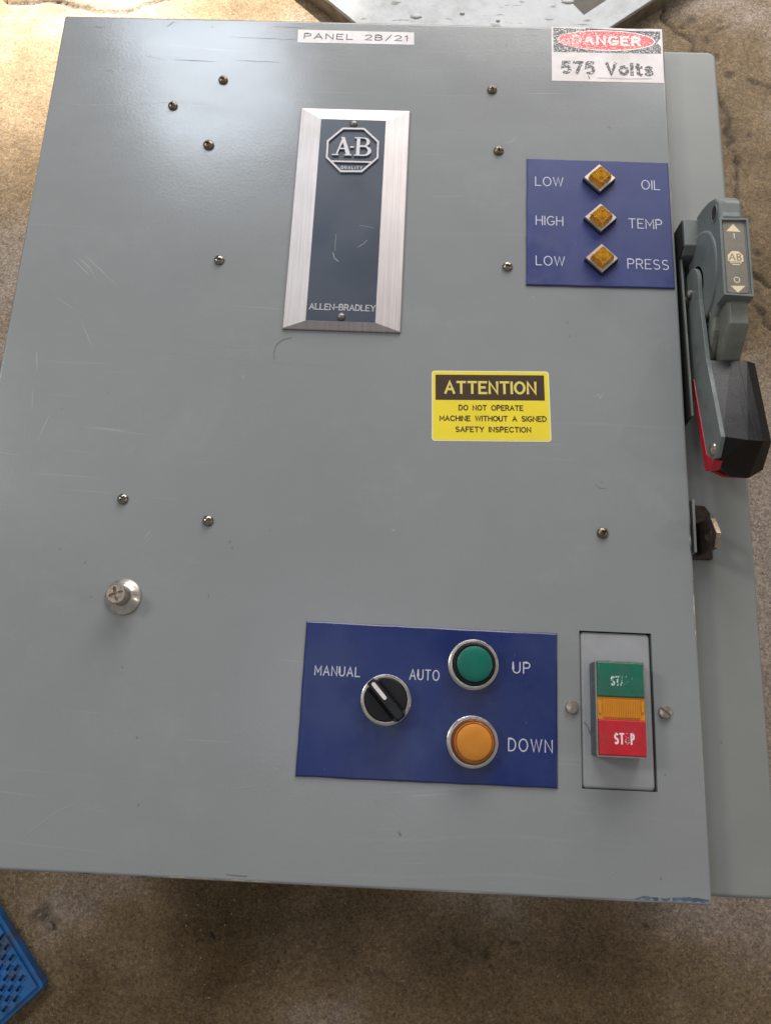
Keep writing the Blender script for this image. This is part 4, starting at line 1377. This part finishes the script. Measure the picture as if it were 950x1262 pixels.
prism(bm, [(-98.7, 15.7), (-112.2, 24.9), (-122.2, 19.9), (-121.8, 19.4), (-112.2, 24.3), (-99.1, 15.2)], 283.9, 287.15, axis='x')
finish2('worn_rim', bm, M['hasp_edge'], hasp)
# ------------------------------------------------------------------ other things on the floor
# pale metal cover with a diamond opening, lying behind the cabinet
cov_poly = [(122, 457), (415, 702), (200, 960), (-190, 770), (-200, 762)]
cover = newbm()
bm = cover
outer = [(118, 461), (424, 712), (180, 1000), (-150, 714)]
hole = [(258, 621), (318, 672), (262, 742), (205, 690)]
def ringpts(p, z): return [W(x, y, z) for x, y in p]
vo = [bm.verts.new(q) for q in ringpts(outer, -225)]
vh = [bm.verts.new(q) for q in ringpts(hole, -225)]
es = [bm.edges.new((vo[i], vo[(i + 1) % 4])) for i in range(4)] + [bm.edges.new((vh[i], vh[(i + 1) % 4])) for i in range(4)]
bmesh.ops.triangle_fill(bm, use_beauty=True, edges=es)
vb = [bm.verts.new(q) for q in ringpts(outer, -249.2)]
for i in range(4):
    j = (i + 1) % 4
    bm.faces.new((vo[i], vo[j], vb[j], vb[i]))
vhb = [bm.verts.new(q) for q in ringpts(hole, -229)]
for i in range(4):
    j = (i + 1) % 4
    bm.faces.new((vh[i], vh[j], vhb[j], vhb[i]))
cov = finish2('metal_cover', cover, M['sheet'], None, bevel=1.2, origin=W(135, 730, -250))
tag(cov, 'pale chipped metal cover plate with a diamond opening lying behind the cabinet', 'metal cover')
bm = newbm(); prism(bm, [(200, 690), (258, 618), (323, 672), (262, 747)], -240, -238)
o_ = finish2('recess_sheet', bm, M['recess_dark'], None, origin=W(135, 730, -250)); o_.parent = cov; o_.location = (0, 0, 0)  # sheet added under the opening so the hole reads as a dark recess
def rim_strip(a, b, name='side_rim'):
    bm = newbm()
    dx, dy = b[0] - a[0], b[1] - a[1]
    L = math.hypot(dx, dy); nx, ny = dy / L, -dx / L
    p = [(a[0], a[1]), (b[0], b[1]), (b[0] + nx * 1.2, b[1] + ny * 1.2), (a[0] + nx * 1.2, a[1] + ny * 1.2)]
    prism(bm, p, -249, -227)
    o = finish2(name, bm, M['sheet_edge'], None, origin=W(135, 730, -250))
    o.parent = cov; o.location = (0, 0, 0)
rim_strip(outer[0], outer[1]); rim_strip(outer[3], outer[0])
for cx, cy, rx, ry in ((47, 612, 7, 4), (105, 618, 3, 2), (150, 608, 2.5, 2), (238, 641, 8, 4)):
    bm = newbm()
    rings = []
    for q, h in ((1, -225.2), (.95, -224.2), (.7, -223.4), (.35, -223.1)):
        rings.append([W(cx + rx * q * math.cos(2 * math.pi * i / 16) * (1 + .15 * math.sin(3 * i)), cy + ry * q * math.sin(2 * math.pi * i / 16), h) for i in range(16)])
    loft(bm, rings)
    o = finish2('paint_drip', bm, M['drip'], None, smooth=60, origin=W(135, 730, -250))
    o.parent = cov; o.location = (0, 0, 0)

# blue slotted plastic tread at the bottom left
tread = empty('blue_plastic_tread', W(-330, -500, -250))
tag(tread, 'blue slotted plastic tread panel on the floor beyond the lower left corner', 'plastic tread')
TZ = -235
tp = [(-258.0, -496.5), (-262, -492.2), (-312, -432), (-520, -560), (-420, -690), (-297, -536)]
tp = [(-259.0, -499.5), (-257.6, -495.5), (-311.5, -434.5), (-545, -640), (-455, -745)]
# base slab follows the two visible edges
ex = Vector((-311.5 + 257.6, -434.5 + 495.5)).normalized()      # along the right edge
ey = Vector((-295.0 + 258.4, -534.8 + 498.5)).normalized()      # along the lower edge
c0 = Vector((-259.3, -503.5))
def TP(u, v): q = c0 + ex * u + ey * v; return (q.x, q.y)
bm = newbm()
prism(bm, [TP(0, 2), TP(2, 0), TP(210, 0), TP(210, 230), TP(0, 230)], -249.6, TZ - 3)
finish2('base', bm, M['mat_blue'], tread, bevel=1.0)
bm = newbm()
prism(bm, [TP(4.2, 4.2), TP(210, 4.2), TP(210, 230), TP(4.2, 230)], TZ - 5, TZ)
fld = finish2('slotted_field', bm, M['mat_blue'], tread)
bm = newbm()
lips = newbm()
a_, b_ = Vector((7.35, .2)), Vector((-1.3, -8.6))
for i in range(-40, 5):
    for j in range(-8, 24):
        q = Vector((-304.4, -463.4)) + a_ * i + b_ * j
        rel = q - c0
        # inside test in the (u, v) frame
        det = ex.x * ey.y - ex.y * ey.x
        u = (rel.x * ey.y - rel.y * ey.x) / det; v = (ex.x * rel.y - ex.y * rel.x) / det
        if u < 6.8 or v < 6.8 or u > 150 or v > 120: continue
        t1 = Vector((math.cos(R_(56)), math.sin(R_(56)))); t2 = Vector((math.cos(R_(-28)), math.sin(R_(-28))))
        pts = [q + t1 * 3.2 * s1 + t2 * 1.6 * s2 for s1, s2 in ((-1, -1), (1, -1), (1, 1), (-1, 1))]
        prism(bm, [(p.x, p.y) for p in pts], TZ - 3.8, TZ + 3)
        lip = [q + t1 * l + t2 * m_ for l, m_ in ((-3.9, 1.8), (3.6, 1.8), (3.2, 2.7), (-4.0, 2.9))]
        prism(lips, [(p.x, p.y) for p in lip], TZ - .5, TZ + .8)
boolean(fld, finish2('cutter', bm, None))
fld.parent = tread
lo_ = finish2('slot_lips', lips, M['mat_blue'], tread)
lo_['kind'] = 'stuff'
for o in (fld,):
    o.data.materials.clear(); o.data.materials.append(M['mat_blue'])

# a stray hair on the door and crumbs on the floor
cu = newbm()
pts = [(-52.5, 24.5), (-53.4, 31), (-52, 38), (-46.5, 43.2), (-40, 44.8)]
strip(cu, [(x, y) for x, y in pts], .16, .3)
ret = bmesh.ops.extrude_face_region(cu, geom=cu.faces[:])
for e in ret['geom']:
    if isinstance(e, bmesh.types.BMVert): e.co.z += .0002
hair = finish2('hair', cu, M['hair'], None, origin=W(-48, 36, 0))
tag(hair, 'thin dark curved hair lying on the door below the tall nameplate', 'hair')

M['splinter'] = mat('dark_splinter', (0.02, 0.016, 0.012), 0.7)
M['chip'] = mat('stone_chip', (0.20, 0.17, 0.14), 0.85, noise=(300, .3))
def pebble(name, x, y, sx, sy, h, m, rot=0, seed=0):
    rd = random.Random(seed)
    bm = newbm()
    bmesh.ops.create_icosphere(bm, subdivisions=2, radius=1)
    for v in bm.verts:
        k = rd.uniform(.75, 1.15)
        p = Vector((v.co.x * sx * k, v.co.y * sy * k, v.co.z * h * .6 * k))
        c, s = math.cos(R_(rot)), math.sin(R_(rot))
        v.co = W(x + p.x * c - p.y * s, y + p.x * s + p.y * c, -250 + h * .45 + p.z)
    return finish2(name, bm, m, None, origin=W(x, y, -250))
tag(pebble('splinter', -110, -456, 4.2, 1.2, 2, M['splinter'], -55, 1), 'tiny dark splinter on the floor below the left half of the cabinet', 'splinter')
tag(pebble('stone_chip', -277, -446, 3.2, 1.8, 3, M['chip'], 20, 2), 'pale concrete crumb in the chipped hollow beside the blue tread', 'stone chip')
tag(pebble('stone_chip', -266, -455, 3.6, 2.4, 3, M['chip'], -30, 3), 'darker concrete crumb at the lower end of the chipped hollow beside the blue tread', 'stone chip')
bpy.context.view_layer.update()
